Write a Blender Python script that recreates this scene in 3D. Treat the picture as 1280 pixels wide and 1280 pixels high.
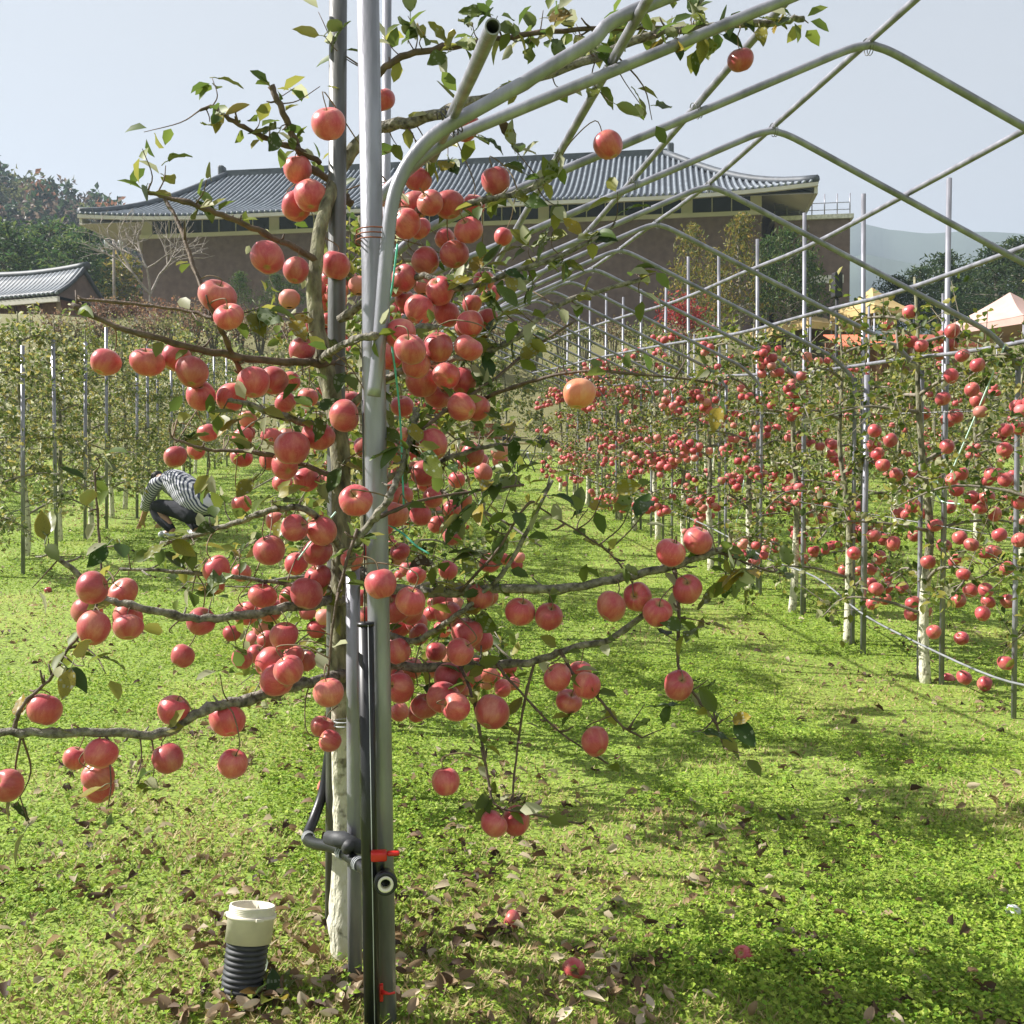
import bpy, math, random
import numpy as np
from mathutils import Vector, Matrix, Quaternion

random.seed(7); rng = np.random.default_rng(7)
scene = bpy.context.scene
for o in list(bpy.data.objects): bpy.data.objects.remove(o)
col = scene.collection
R = math.radians

# ------------------------------------------------------------------ camera, sky, sun, exposure
F = 1232.0; CAMZ = 1.35; YAW = R(8.3); PITCH = R(1.4)
cd = bpy.data.cameras.new('camera'); cam = bpy.data.objects.new('camera', cd); col.objects.link(cam)
cam.location = (0, 0, CAMZ); cam.rotation_euler = (R(90) - PITCH, 0, -YAW)
cd.sensor_width = 36; cd.lens = 36 * F / 1280; cd.clip_start = .05; cd.clip_end = 9000
scene.camera = cam

SUN_EL = R(41); SUN_AZ = R(-74)          # azimuth from +Y towards +X (negative = left)
sdir = Vector((math.sin(SUN_AZ) * math.cos(SUN_EL), math.cos(SUN_AZ) * math.cos(SUN_EL), math.sin(SUN_EL)))
world = bpy.data.worlds.new('World'); scene.world = world; world.use_nodes = True
wn = world.node_tree; wn.nodes.clear()
wo = wn.nodes.new('ShaderNodeOutputWorld'); wb = wn.nodes.new('ShaderNodeBackground')
sky = wn.nodes.new('ShaderNodeTexSky'); sky.sky_type = 'NISHITA'; sky.sun_disc = False
sky.sun_elevation = SUN_EL; sky.sun_rotation = SUN_AZ; sky.air_density = 1.0; sky.dust_density = 2.5; sky.ozone_density = 1.0
# thin high cloud veil
tc = wn.nodes.new('ShaderNodeTexCoord'); mp = wn.nodes.new('ShaderNodeMapping'); mp.inputs['Scale'].default_value = (1, 1, 3.2)
nz = wn.nodes.new('ShaderNodeTexNoise'); nz.inputs['Scale'].default_value = 2.2; nz.inputs['Detail'].default_value = 5
mr = wn.nodes.new('ShaderNodeMapRange'); mr.inputs[1].default_value = .3; mr.inputs[2].default_value = .75
mr.inputs[3].default_value = .87; mr.inputs[4].default_value = .99
mx = wn.nodes.new('ShaderNodeMix'); mx.data_type = 'RGBA'; mx.inputs['B'].default_value = (4.05, 4.18, 4.36, 1)
wn.links.new(tc.outputs['Generated'], mp.inputs['Vector']); wn.links.new(mp.outputs[0], nz.inputs['Vector'])
wn.links.new(nz.outputs['Fac'], mr.inputs[0]); wn.links.new(mr.outputs[0], mx.inputs['Factor'])
wn.links.new(sky.outputs[0], mx.inputs['A']); wn.links.new(mx.outputs['Result'], wb.inputs[0])
wb.inputs[1].default_value = .066; wn.links.new(wb.outputs[0], wo.inputs[0])

sd = bpy.data.lights.new('sun', 'SUN'); sd.energy = 5.0; sd.angle = R(.55); sd.color = (1, .955, .9)
sun = bpy.data.objects.new('sun', sd); col.objects.link(sun); sun.location = (-30, 10, 30)
sun.rotation_euler = sdir.to_track_quat('Z', 'Y').to_euler()
scene.view_settings.view_transform = 'Standard'; scene.view_settings.look = 'None'
scene.view_settings.exposure = 1.27; scene.view_settings.gamma = 1

# ------------------------------------------------------------------ helpers
CR = Matrix.Rotation(-YAW, 3, 'Z') @ Matrix.Rotation(R(90) - PITCH, 3, 'X')
CAM = Vector((0, 0, CAMZ))
def ray(px, py): return CR @ Vector(((px - 640) / F, -(py - 640) / F, -1))
def P(px, py, Y): r = ray(px, py); return CAM + r * (Y / r.y)
def PX(px, py, X): r = ray(px, py); return CAM + r * (X / r.x)
def PD(px, py, D): return CAM + ray(px, py) * D
CRI = CR.inverted()
def proj(p):
    q = CRI @ (Vector(p) - CAM); return 640 + F * q.x / -q.z, 640 - F * q.y / -q.z, -q.z
ORD = 'first second third fourth fifth sixth seventh eighth ninth tenth eleventh twelfth thirteenth fourteenth fifteenth sixteenth seventeenth eighteenth nineteenth twentieth twenty-first twenty-second twenty-third twenty-fourth twenty-fifth'.split()
def ss(a, b, x): t = min(1, max(0, (x - a) / (b - a))); return t * t * (3 - 2 * t)
def ground(x, y):
    t = max(0, y - 5.0); z = .1 * t * t / (t + 1.2)
    if y > 30: z += 6.2 * ss(30, 46, y) - .1 * (y - 30) * ss(30, 50, y)
    if y < 30 or True: z += .018 * math.sin(x * 1.9 + y * .6) + .014 * math.sin(x * .8 - y * 1.7)
    return z
def gnd(px, py):
    r = ray(px, py); t = 1.
    for i in range(900):
        p = CAM + r * t
        if p.z <= ground(p.x, p.y): return p
        t *= 1.006
    return CAM + r * 20

class MB:
    def __init__(s): s.v = []; s.f = []; s.m = []
    def tube(s, pts, rad, n=8, cap=True, mi=0, wob=0):
        pts = [Vector(p) for p in pts]; k = len(pts)
        if not hasattr(rad, '__len__'): rad = [rad] * k
        t = (pts[1] - pts[0]).normalized(); up = Vector((0, 0, 1)) if abs(t.z) < .9 else Vector((1, 0, 0))
        nn = t.cross(up).normalized(); b0 = len(s.v)
        for i in range(k):
            t2 = (pts[min(i + 1, k - 1)] - pts[max(i - 1, 0)])
            t2 = t2.normalized() if t2.length > 1e-9 else t
            nn = (nn - t2 * nn.dot(t2)); nn = nn.normalized() if nn.length > 1e-6 else t2.orthogonal().normalized()
            bb = t2.cross(nn); t = t2
            for j in range(n):
                a = 2 * math.pi * j / n; rr = rad[i] * (1 + wob * random.uniform(-1, 1))
                s.v.append(pts[i] + nn * math.cos(a) * rr + bb * math.sin(a) * rr)
        for i in range(k - 1):
            for j in range(n):
                a = b0 + i * n + j; b = b0 + i * n + (j + 1) % n
                s.f.append((a, b, b + n, a + n)); s.m.append(mi)
        if cap:
            s.f.append(tuple(b0 + j for j in reversed(range(n)))); s.m.append(mi)
            s.f.append(tuple(b0 + (k - 1) * n + j for j in range(n))); s.m.append(mi)
        return s
    def box(s, lo, hi, M=None, mi=0):
        b = len(s.v)
        for z in (lo[2], hi[2]):
            for x, y in ((lo[0], lo[1]), (hi[0], lo[1]), (hi[0], hi[1]), (lo[0], hi[1])):
                p = Vector((x, y, z)); s.v.append(M @ p if M else p)
        for f in ((3, 2, 1, 0), (4, 5, 6, 7), (0, 1, 5, 4), (1, 2, 6, 5), (2, 3, 7, 6), (3, 0, 4, 7)):
            s.f.append(tuple(b + i for i in f)); s.m.append(mi)
        return s
    def poly(s, pts, mi=0):
        b = len(s.v); s.v += [Vector(p) for p in pts]; s.f.append(tuple(range(b, b + len(pts)))); s.m.append(mi); return s
    def lathe(s, prof, n=24, M=None, mi=0):
        b = len(s.v)
        for r, z in prof:
            for j in range(n):
                a = 2 * math.pi * j / n; p = Vector((r * math.cos(a), r * math.sin(a), z)); s.v.append(M @ p if M else p)
        for i in range(len(prof) - 1):
            for j in range(n):
                a = b + i * n + j; c = b + i * n + (j + 1) % n; s.f.append((a, c, c + n, a + n)); s.m.append(mi)
        return s
    def mesh(s, name, mats, org=None, smooth=True):
        me = bpy.data.meshes.new(name)
        vs = [v - org for v in s.v] if org is not None else s.v
        me.from_pydata([tuple(v) for v in vs], [], s.f)
        if not isinstance(mats, (list, tuple)): mats = [mats]
        for m in mats: me.materials.append(m)
        if len(mats) > 1: me.polygons.foreach_set('material_index', s.m)
        me.polygons.foreach_set('use_smooth', [smooth] * len(me.polygons)); me.update(); return me
    def build(s, name, mats, parent=None, org=None, smooth=True, bevel=0):
        o = link(name, s.mesh(name, mats, org, smooth), parent)
        if bevel:
            m = o.modifiers.new('b', 'BEVEL'); m.width = bevel; m.segments = 2; m.limit_method = 'ANGLE'
        return o
def link(name, data, parent=None, loc=None):
    o = bpy.data.objects.new(name, data); col.objects.link(o)
    if parent: o.parent = parent
    if loc is not None: o.location = loc
    return o
def tag(o, label=None, cat=None, group=None, kind=None):
    if label: o['label'] = label
    if cat: o['category'] = cat
    if group: o['group'] = group
    if kind: o['kind'] = kind
    return o
def thing(name, loc, label, cat, group=None, rz=0):
    o = link(name, None, None, loc); o.rotation_euler = (0, 0, rz); o.empty_display_size = .1
    return tag(o, label, cat, group)
def solid(name, mb, mat, label, cat, group=None, smooth=True, org=None, bevel=0):
    """one-mesh thing whose origin is put at org"""
    o = mb.build(name, mat, None, org, smooth, bevel)
    if org is not None: o.location = org
    return tag(o, label, cat, group)
def smooth_pts(pts, k=5):
    pts = [Vector(p) for p in pts]
    if len(pts) < 3: return [pts[0].lerp(pts[-1], i / k) for i in range(k + 1)]
    q = [pts[0] * 2 - pts[1]] + pts + [pts[-1] * 2 - pts[-2]]; out = []
    for i in range(1, len(q) - 2):
        a, b, c, d = q[i - 1:i + 3]
        for j in range(k):
            t = j / k
            out.append(.5 * ((2 * b) + (c - a) * t + (2 * a - 5 * b + 4 * c - d) * t * t + (3 * b - a - 3 * c + d) * t ** 3))
    out.append(pts[-1]); return out
def lin(a, b, n): return [a + (b - a) * i / (n - 1) for i in range(n)]

# ------------------------------------------------------------------ materials
def srgb(r, g, b):
    f = lambda c: (c / 255 / 12.92) if c / 255 <= .04045 else ((c / 255 + .055) / 1.055) ** 2.4
    return (f(r), f(g), f(b), 1)
def mat(name, c, rough=.6, metal=0, var=.25, scale=8, bump=0, bscale=40, spec=.5, stretch=None, c2=None, coat=0):
    m = bpy.data.materials.new(name); m.use_nodes = True; n = m.node_tree; b = n.nodes['Principled BSDF']
    b.inputs['Roughness'].default_value = rough; b.inputs['Metallic'].default_value = metal
    b.inputs['Specular IOR Level'].default_value = spec; b.inputs['Coat Weight'].default_value = coat
    t = n.nodes.new('ShaderNodeTexCoord'); mpp = n.nodes.new('ShaderNodeMapping')
    if stretch: mpp.inputs['Scale'].default_value = stretch
    n.links.new(t.outputs['Object'], mpp.inputs[0])
    z = n.nodes.new('ShaderNodeTexNoise'); z.inputs['Scale'].default_value = scale; z.inputs['Detail'].default_value = 6
    n.links.new(mpp.outputs[0], z.inputs['Vector'])
    mm = n.nodes.new('ShaderNodeMix'); mm.data_type = 'RGBA'
    mm.inputs['A'].default_value = tuple(x * (1 - var) for x in c[:3]) + (1,)
    cc = c2 or c; mm.inputs['B'].default_value = tuple(min(1, x * (1 + var)) for x in cc[:3]) + (1,)
    rr = n.nodes.new('ShaderNodeMapRange'); rr.inputs[1].default_value = .32; rr.inputs[2].default_value = .68
    n.links.new(z.outputs['Fac'], rr.inputs[0]); n.links.new(rr.outputs[0], mm.inputs['Factor'])
    n.links.new(mm.outputs['Result'], b.inputs['Base Color'])
    if bump:
        z2 = n.nodes.new('ShaderNodeTexNoise'); z2.inputs['Scale'].default_value = bscale; z2.inputs['Detail'].default_value = 8
        n.links.new(mpp.outputs[0], z2.inputs['Vector'])
        bp = n.nodes.new('ShaderNodeBump'); bp.inputs['Strength'].default_value = bump; bp.inputs['Distance'].default_value = .01
        n.links.new(z2.outputs['Fac'], bp.inputs['Height']); n.links.new(bp.outputs[0], b.inputs['Normal'])
    return m
def leafmat(name, ramp=None, attr=None, trans=.45, rough=.45, spots=True):
    m = bpy.data.materials.new(name); m.use_nodes = True; n = m.node_tree; n.nodes.clear()
    out = n.nodes.new('ShaderNodeOutputMaterial'); b = n.nodes.new('ShaderNodeBsdfPrincipled')
    b.inputs['Roughness'].default_value = rough; b.inputs['Specular IOR Level'].default_value = .35
    tl = n.nodes.new('ShaderNodeBsdfTranslucent'); ms = n.nodes.new('ShaderNodeMixShader'); ms.inputs[0].default_value = trans
    if attr:
        a = n.nodes.new('ShaderNodeAttribute'); a.attribute_name = attr; c = a.outputs['Color']
    else:
        oi = n.nodes.new('ShaderNodeObjectInfo'); cr = n.nodes.new('ShaderNodeValToRGB'); cr.color_ramp.interpolation = 'LINEAR'
        el = cr.color_ramp.elements
        for i, (p, k) in enumerate(ramp):
            e = el[i] if i < 2 else el.new(p)
            e.position = p; e.color = k
        n.links.new(oi.outputs['Random'], cr.inputs[0]); c = cr.outputs[0]
        if spots:
            t = n.nodes.new('ShaderNodeTexCoord'); z = n.nodes.new('ShaderNodeTexNoise'); z.inputs['Scale'].default_value = 45
            z.inputs['Detail'].default_value = 3; z.noise_dimensions = '4D'
            mu = n.nodes.new('ShaderNodeMath'); mu.operation = 'MULTIPLY'; mu.inputs[1].default_value = 50
            n.links.new(oi.outputs['Random'], mu.inputs[0]); n.links.new(mu.outputs[0], z.inputs['W'])
            n.links.new(t.outputs['Object'], z.inputs['Vector'])
            rr = n.nodes.new('ShaderNodeMapRange'); rr.inputs[1].default_value = .56; rr.inputs[2].default_value = .68; rr.inputs[4].default_value = .75
            n.links.new(z.outputs['Fac'], rr.inputs[0])
            mm = n.nodes.new('ShaderNodeMix'); mm.data_type = 'RGBA'; mm.inputs['B'].default_value = (.09, .055, .02, 1)
            n.links.new(c, mm.inputs['A']); n.links.new(rr.outputs[0], mm.inputs['Factor']); c = mm.outputs['Result']
    n.links.new(c, b.inputs['Base Color']); n.links.new(c, tl.inputs['Color'])
    n.links.new(b.outputs[0], ms.inputs[1]); n.links.new(tl.outputs[0], ms.inputs[2]); n.links.new(ms.outputs[0], out.inputs[0])
    return m
M = {}
M['galv'] = mat('galvanized_steel', (.25, .25, .285, 1), .42, .4, .35, 14, .15, 90, stretch=(1, 1, .25))
M['galvdull'] = mat('weathered_galvanized_steel', (.15, .15, .15, 1), .45, .5, .4, 20, .15, 120, stretch=(1, 1, .2))
M['bark'] = mat('apple_bark', (.13, .11, .085, 1), .9, 0, .6, 55, 1., 120, c2=(.2, .185, .15, 1))
M['twig'] = mat('red_brown_twig', (.11, .075, .055, 1), .75, 0, .4, 40, .4, 120)
M['greenbark'] = mat('greenish_bark', (.2, .2, .11, 1), .85, 0, .4, 25, .8, 80)
M['stem'] = mat('apple_stalk', (.17, .12, .07, 1), .8, 0, .3, 60)
M['black'] = mat('black_polyethylene', (.012, .013, .016, 1), .38, 0, .3, 12)
M['blackrib'] = mat('dusty_black_corrugated_plastic', (.035, .038, .042, 1), .6, 0, .45, 25, .1, 60)
M['line'] = mat('white_stripe', (.6, .62, .65, 1), .5)
M['pvc'] = mat('stained_cream_pvc', (.72, .68, .55, 1), .5, 0, .12, 18, .05, 60)
M['hole'] = mat('dark_bore', (.006, .006, .006, 1), .9)
M['red'] = mat('red_plastic', (.55, .02, .015, 1), .4, 0, .15, 30)
M['wire'] = mat('rusty_wire', (.2, .06, .025, 1), .6, .3, .3, 60)
M['twine'] = mat('green_twine', (.1, .48, .36, 1), .7, 0, .15, 60)
M['twinep'] = mat('pale_twine', (.5, .68, .58, 1), .7, 0, .15, 60)
M['hose'] = mat('dusty_grey_hose', (.2, .21, .22, 1), .6, 0, .3, 9)
M['cable'] = mat('grey_drip_hose', (.4, .42, .44, 1), .5, 0, .2, 20)
RAMP = [(0, (.045, .1, .02, 1)), (.25, (.09, .15, .028, 1)), (.5, (.16, .21, .035, 1)), (.7, (.26, .27, .05, 1)), (.86, (.38, .32, .05, 1)), (.93, (.42, .3, .04, 1)), (1, (.1, .06, .025, 1))]
M['leaf'] = leafmat('apple_leaf_upper', RAMP, trans=.5, rough=.38)
M['leafu'] = leafmat('apple_leaf_underside', [(0, (.2, .25, .15, 1)), (.6, (.3, .33, .2, 1)), (1, (.38, .36, .24, 1))], trans=.3, rough=.7, spots=False)
M['foliage'] = leafmat('leaf_mass', attr='Col', trans=.5, rough=.5)
M['grass'] = leafmat('grass_blades', attr='Col', trans=.4, rough=.6)
M['fallen'] = leafmat('fallen_leaf', [(0, (.05, .03, .018, 1)), (.25, (.13, .08, .04, 1)), (.55, (.32, .23, .14, 1)), (1, (.56, .48, .36, 1))], trans=.1, rough=.7, spots=False)

def applemat(name, deep, mid, pale, amt):
    m = bpy.data.materials.new(name); m.use_nodes = True; n = m.node_tree; b = n.nodes['Principled BSDF']
    L = n.links.new
    t = n.nodes.new('ShaderNodeTexCoord'); oi = n.nodes.new('ShaderNodeObjectInfo')
    sx = n.nodes.new('ShaderNodeSeparateXYZ'); L(t.outputs['Object'], sx.inputs[0])
    at = n.nodes.new('ShaderNodeMath'); at.operation = 'ARCTAN2'; L(sx.outputs['Y'], at.inputs[0]); L(sx.outputs['X'], at.inputs[1])
    sn = n.nodes.new('ShaderNodeMath'); sn.operation = 'SINE'; L(at.outputs[0], sn.inputs[0])
    cs = n.nodes.new('ShaderNodeMath'); cs.operation = 'COSINE'; L(at.outputs[0], cs.inputs[0])
    zz = n.nodes.new('ShaderNodeMath'); zz.operation = 'MULTIPLY'; zz.inputs[1].default_value = 14; L(sx.outputs['Z'], zz.inputs[0])
    cx = n.nodes.new('ShaderNodeCombineXYZ'); L(cs.outputs[0], cx.inputs[0]); L(sn.outputs[0], cx.inputs[1]); L(zz.outputs[0], cx.inputs[2])
    w = n.nodes.new('ShaderNodeMath'); w.operation = 'MULTIPLY'; w.inputs[1].default_value = 60; L(oi.outputs['Random'], w.inputs[0])
    z1 = n.nodes.new('ShaderNodeTexNoise'); z1.noise_dimensions = '4D'; z1.inputs['Scale'].default_value = 6; z1.inputs['Detail'].default_value = 5; z1.inputs['Roughness'].default_value = .65
    L(cx.outputs[0], z1.inputs['Vector']); L(w.outputs[0], z1.inputs['W'])
    z2 = n.nodes.new('ShaderNodeTexNoise'); z2.noise_dimensions = '4D'; z2.inputs['Scale'].default_value = 1.1; L(cx.outputs[0], z2.inputs['Vector']); L(w.outputs[0], z2.inputs['W'])
    r1 = n.nodes.new('ShaderNodeMapRange'); r1.inputs[1].default_value = .3; r1.inputs[2].default_value = .8; L(z1.outputs['Fac'], r1.inputs[0])
    m1 = n.nodes.new('ShaderNodeMix'); m1.data_type = 'RGBA'; m1.inputs['A'].default_value = deep; m1.inputs['B'].default_value = mid; L(r1.outputs[0], m1.inputs['Factor'])
    r2 = n.nodes.new('ShaderNodeMapRange'); r2.inputs[1].default_value = .45; r2.inputs[2].default_value = .66; r2.inputs[4].default_value = amt; L(z2.outputs['Fac'], r2.inputs[0])
    mu = n.nodes.new('ShaderNodeMath'); mu.operation = 'MULTIPLY_ADD'; mu.inputs[1].default_value = .6; L(r1.outputs[0], mu.inputs[0]); mu.inputs[2].default_value = .45
    mv = n.nodes.new('ShaderNodeMath'); mv.operation = 'MULTIPLY'; L(mu.outputs[0], mv.inputs[0]); L(r2.outputs[0], mv.inputs[1])
    m2 = n.nodes.new('ShaderNodeMix'); m2.data_type = 'RGBA'; m2.inputs['B'].default_value = pale; L(m1.outputs['Result'], m2.inputs['A']); L(mv.outputs[0], m2.inputs['Factor'])
    # lenticel specks and the tan stalk cavity
    vo = n.nodes.new('ShaderNodeTexVoronoi'); vo.inputs['Scale'].default_value = 190; L(t.outputs['Object'], vo.inputs['Vector'])
    r3 = n.nodes.new('ShaderNodeMapRange'); r3.inputs[1].default_value = .16; r3.inputs[2].default_value = .1; r3.inputs[4].default_value = .35; L(vo.outputs['Distance'], r3.inputs[0])
    m3 = n.nodes.new('ShaderNodeMix'); m3.data_type = 'RGBA'; m3.inputs['B'].default_value = (.62, .42, .26, 1); L(m2.outputs['Result'], m3.inputs['A']); L(r3.outputs[0], m3.inputs['Factor'])
    ln = n.nodes.new('ShaderNodeVectorMath'); ln.operation = 'LENGTH'
    c2 = n.nodes.new('ShaderNodeCombineXYZ'); L(sx.outputs['X'], c2.inputs[0]); L(sx.outputs['Y'], c2.inputs[1]); L(c2.outputs[0], ln.inputs[0])
    r4 = n.nodes.new('ShaderNodeMapRange'); r4.inputs[1].default_value = .013; r4.inputs[2].default_value = .004; r4.inputs[4].default_value = .85; L(ln.outputs['Value'], r4.inputs[0])
    m4 = n.nodes.new('ShaderNodeMix'); m4.data_type = 'RGBA'; m4.inputs['B'].default_value = (.34, .24, .07, 1); L(m3.outputs['Result'], m4.inputs['A']); L(r4.outputs[0], m4.inputs['Factor'])
    hs = n.nodes.new('ShaderNodeHueSaturation'); rv = n.nodes.new('ShaderNodeMapRange'); rv.inputs[3].default_value = .78; rv.inputs[4].default_value = 1.15
    L(oi.outputs['Random'], rv.inputs[0]); L(rv.outputs[0], hs.inputs['Value']); L(m4.outputs['Result'], hs.inputs['Color'])
    L(hs.outputs[0], b.inputs['Base Color'])
    b.inputs['Roughness'].default_value = .36; b.inputs['Specular IOR Level'].default_value = .5
    b.inputs['Sheen Weight'].default_value = .12; b.inputs['Sheen Roughness'].default_value = .5
    b.inputs['Subsurface Weight'].default_value = .06; b.inputs['Subsurface Radius'].default_value = (.01, .004, .003)
    return m
M['apple'] = applemat('red_apple_skin', (.41, .04, .055, 1), (.54, .1, .11, 1), (.64, .3, .18, 1), .62)
M['appleor'] = applemat('orange_apple_skin', (.58, .15, .08, 1), (.64, .23, .12, 1), (.68, .38, .2, 1), .8)

# ------------------------------------------------------------------ vectorised leaf / blade meshes
def cards(name, c, d, nrm, ln, wd, colr, mtl, parent=None, fold=.25, curl=.15, up=False):
    """c,d,nrm (n,3); ln,wd (n,); colr (n,3): 4-triangle folded leaves"""
    n = len(c); s = np.cross(d, nrm); s /= np.linalg.norm(s, axis=1)[:, None] + 1e-9; u = np.cross(s, d)
    L = ln[:, None]; W = wd[:, None]
    v = np.empty((n, 5, 3), np.float32)
    v[:, 0] = c; m = c + d * L * .5; v[:, 1] = m + s * W * .5 + u * W * fold; v[:, 2] = m - s * W * .5 + u * W * fold
    v[:, 3] = c + d * L - u * L * curl; v[:, 4] = m
    f = np.array([[0, 1, 4], [0, 4, 2], [1, 3, 4], [4, 3, 2]])
    fi = (np.arange(n)[:, None, None] * 5 + f[None]).reshape(-1, 3)
    return npmesh(name, v.reshape(-1, 3), fi, np.repeat(colr, 5, 0), mtl, parent, nrm=upn(n, 5) if up else None)
def rcards(name, c, d, nrm, ln, wd, colr, mtl, parent=None, fold=.2, curl=.18):
    """rounder 8-triangle leaves"""
    n = len(c); s = np.cross(d, nrm); s /= np.linalg.norm(s, axis=1)[:, None] + 1e-9; u = np.cross(s, d); L = ln[:, None]; W = wd[:, None]; v = np.empty((n, 8, 3), np.float32)
    m1 = c + d * L * .34 - u * L * curl * .12; m2 = c + d * L * .72 - u * L * curl * .5
    v[:, 0] = c; v[:, 3] = c + d * L - u * L * curl; v[:, 6] = m1; v[:, 7] = m2
    v[:, 1] = m1 + s * W * .5 + u * W * fold; v[:, 5] = m1 - s * W * .5 + u * W * fold; v[:, 2] = m2 + s * W * .4 + u * W * fold * .8; v[:, 4] = m2 - s * W * .4 + u * W * fold * .8
    f = np.array([[0, 1, 6], [0, 6, 5], [1, 2, 7], [1, 7, 6], [6, 7, 4], [6, 4, 5], [2, 3, 7], [7, 3, 4]])
    return npmesh(name, v.reshape(-1, 3), (np.arange(n)[:, None, None] * 8 + f[None]).reshape(-1, 3), np.repeat(colr, 8, 0), mtl, parent, True)
def npmesh(name, v, fi, colr, mtl, parent=None, smooth=False, nrm=None):
    me = bpy.data.meshes.new(name); nv, nf = len(v), len(fi)
    me.vertices.add(nv); me.vertices.foreach_set('co', np.ascontiguousarray(v, np.float32).ravel())
    me.loops.add(nf * 3); me.loops.foreach_set('vertex_index', fi.astype(np.int32).ravel())
    me.polygons.add(nf); me.polygons.foreach_set('loop_start', np.arange(0, nf * 3, 3, dtype=np.int32))
    me.polygons.foreach_set('use_smooth', np.full(nf, smooth, bool))
    me.update(calc_edges=True)
    if colr is not None:
        a = me.color_attributes.new('Col', 'FLOAT_COLOR', 'POINT')
        a.data.foreach_set('color', np.hstack([colr, np.ones((nv, 1))]).astype(np.float32).ravel())
    if nrm is not None:
        me.polygons.foreach_set('use_smooth', np.ones(nf, bool)); me.normals_split_custom_set_from_vertices(nrm)
    me.materials.append(mtl)
    return link(name, me, parent)
def upn(n, k, j=.35):
    a = rng.normal(0, j, (n, 3)); a[:, 2] = 1; a /= np.linalg.norm(a, axis=1)[:, None]; return np.repeat(a, k, 0)
def unit(n, up=0.):
    v = rng.normal(size=(n, 3)); v[:, 2] += up; return v / np.linalg.norm(v, axis=1)[:, None]
def pick(pal, n, jit=.2, w=None):
    p = np.array(pal); i = rng.choice(len(p), n, p=w); return np.clip(p[i] * (1 + rng.uniform(-jit, jit, (n, 1))), 0, 1)
_g = rng.random((64, 64))
def vnoise(x, y):
    x = np.asarray(x, float); y = np.asarray(y, float); xi = np.floor(x).astype(int); yi = np.floor(y).astype(int)
    fx = x - xi; fy = y - yi; fx = fx * fx * (3 - 2 * fx); fy = fy * fy * (3 - 2 * fy); g = lambda a, b: _g[a % 64, b % 64]
    return (g(xi, yi) * (1 - fx) + g(xi + 1, yi) * fx) * (1 - fy) + (g(xi, yi + 1) * (1 - fx) + g(xi + 1, yi + 1) * fx) * fy
def fbm(x, y): return (vnoise(x, y) + .5 * vnoise(x * 2.1 + 9, y * 2.1 + 3) + .25 * vnoise(x * 4.3 + 5, y * 4.3 + 7)) / 1.75
gv = np.vectorize(ground)

# ------------------------------------------------------------------ ground
def axis(lo, hi, far, step):
    a = list(np.arange(lo, hi + 1e-6, step)); s = step; x = hi
    while x < far: s *= 1.35; x += s; a.append(x)
    s = step; x = lo
    while x > -far: s *= 1.35; x -= s; a.insert(0, x)
    return np.array(a)
gx = axis(-14, 16, 3500, .4); gy = axis(-3, 52, 3500, .4)
GX, GY = np.meshgrid(gx, gy); GZ = gv(GX, GY)
v = np.stack([GX, GY, GZ], -1).reshape(-1, 3); nx = len(gx)
ii, jj = np.meshgrid(np.arange(len(gy) - 1), np.arange(nx - 1), indexing='ij'); a = (ii * nx + jj).ravel()
fi = np.concatenate([np.stack([a, a + 1, a + nx + 1], 1), np.stack([a, a + nx + 1, a + nx], 1)])
def groundmat():
    m = bpy.data.materials.new('mown_turf_and_soil'); m.use_nodes = True; n = m.node_tree; b = n.nodes['Principled BSDF']; b.inputs['Roughness'].default_value = .95
    t = n.nodes.new('ShaderNodeTexCoord'); L = n.links.new
    def nz(s, d=6):
        z = n.nodes.new('ShaderNodeTexNoise'); z.inputs['Scale'].default_value = s; z.inputs['Detail'].default_value = d; L(t.outputs['Object'], z.inputs['Vector']); return z
    c1 = n.nodes.new('ShaderNodeValToRGB'); e = c1.color_ramp.elements
    e[0].position = .3; e[0].color = (.19, .27, .035, 1); e[1].position = .75; e[1].color = (.27, .31, .055, 1); k = e.new(.5); k.color = (.21, .3, .04, 1)
    L(nz(1.3).outputs['Fac'], c1.inputs[0])
    c2 = n.nodes.new('ShaderNodeValToRGB'); e = c2.color_ramp.elements; e[0].position = .35; e[0].color = (.5, .5, .5, 1); e[1].position = .7; e[1].color = (1.3, 1.3, 1.2, 1)
    L(nz(45).outputs['Fac'], c2.inputs[0])
    mm = n.nodes.new('ShaderNodeMix'); mm.data_type = 'RGBA'; mm.blend_type = 'MULTIPLY'; mm.inputs['Factor'].default_value = 1
    sp = n.nodes.new('ShaderNodeSeparateXYZ'); L(t.outputs['Object'], sp.inputs[0])
    br = n.nodes.new('ShaderNodeMapRange'); br.inputs[1].default_value = 27; br.inputs[2].default_value = 32; br.inputs[4].default_value = .8; L(sp.outputs['Y'], br.inputs[0])
    bk = n.nodes.new('ShaderNodeMix'); bk.data_type = 'RGBA'; bk.inputs['B'].default_value = (.2, .165, .09, 1); L(br.outputs[0], bk.inputs['Factor']); L(c1.outputs[0], bk.inputs['A']); L(bk.outputs['Result'], mm.inputs['A']); L(c2.outputs[0], mm.inputs['B']); L(mm.outputs['Result'], b.inputs['Base Color'])
    bp = n.nodes.new('ShaderNodeBump'); bp.inputs['Strength'].default_value = .4; bp.inputs['Distance'].default_value = .02; L(nz(60).outputs['Fac'], bp.inputs['Height']); L(bp.outputs[0], b.inputs['Normal'])
    return m
go = npmesh('ground', v, fi, None, groundmat(), smooth=True); tag(go, 'sloping orchard ground of turf and soil', None, None, 'structure')

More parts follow.
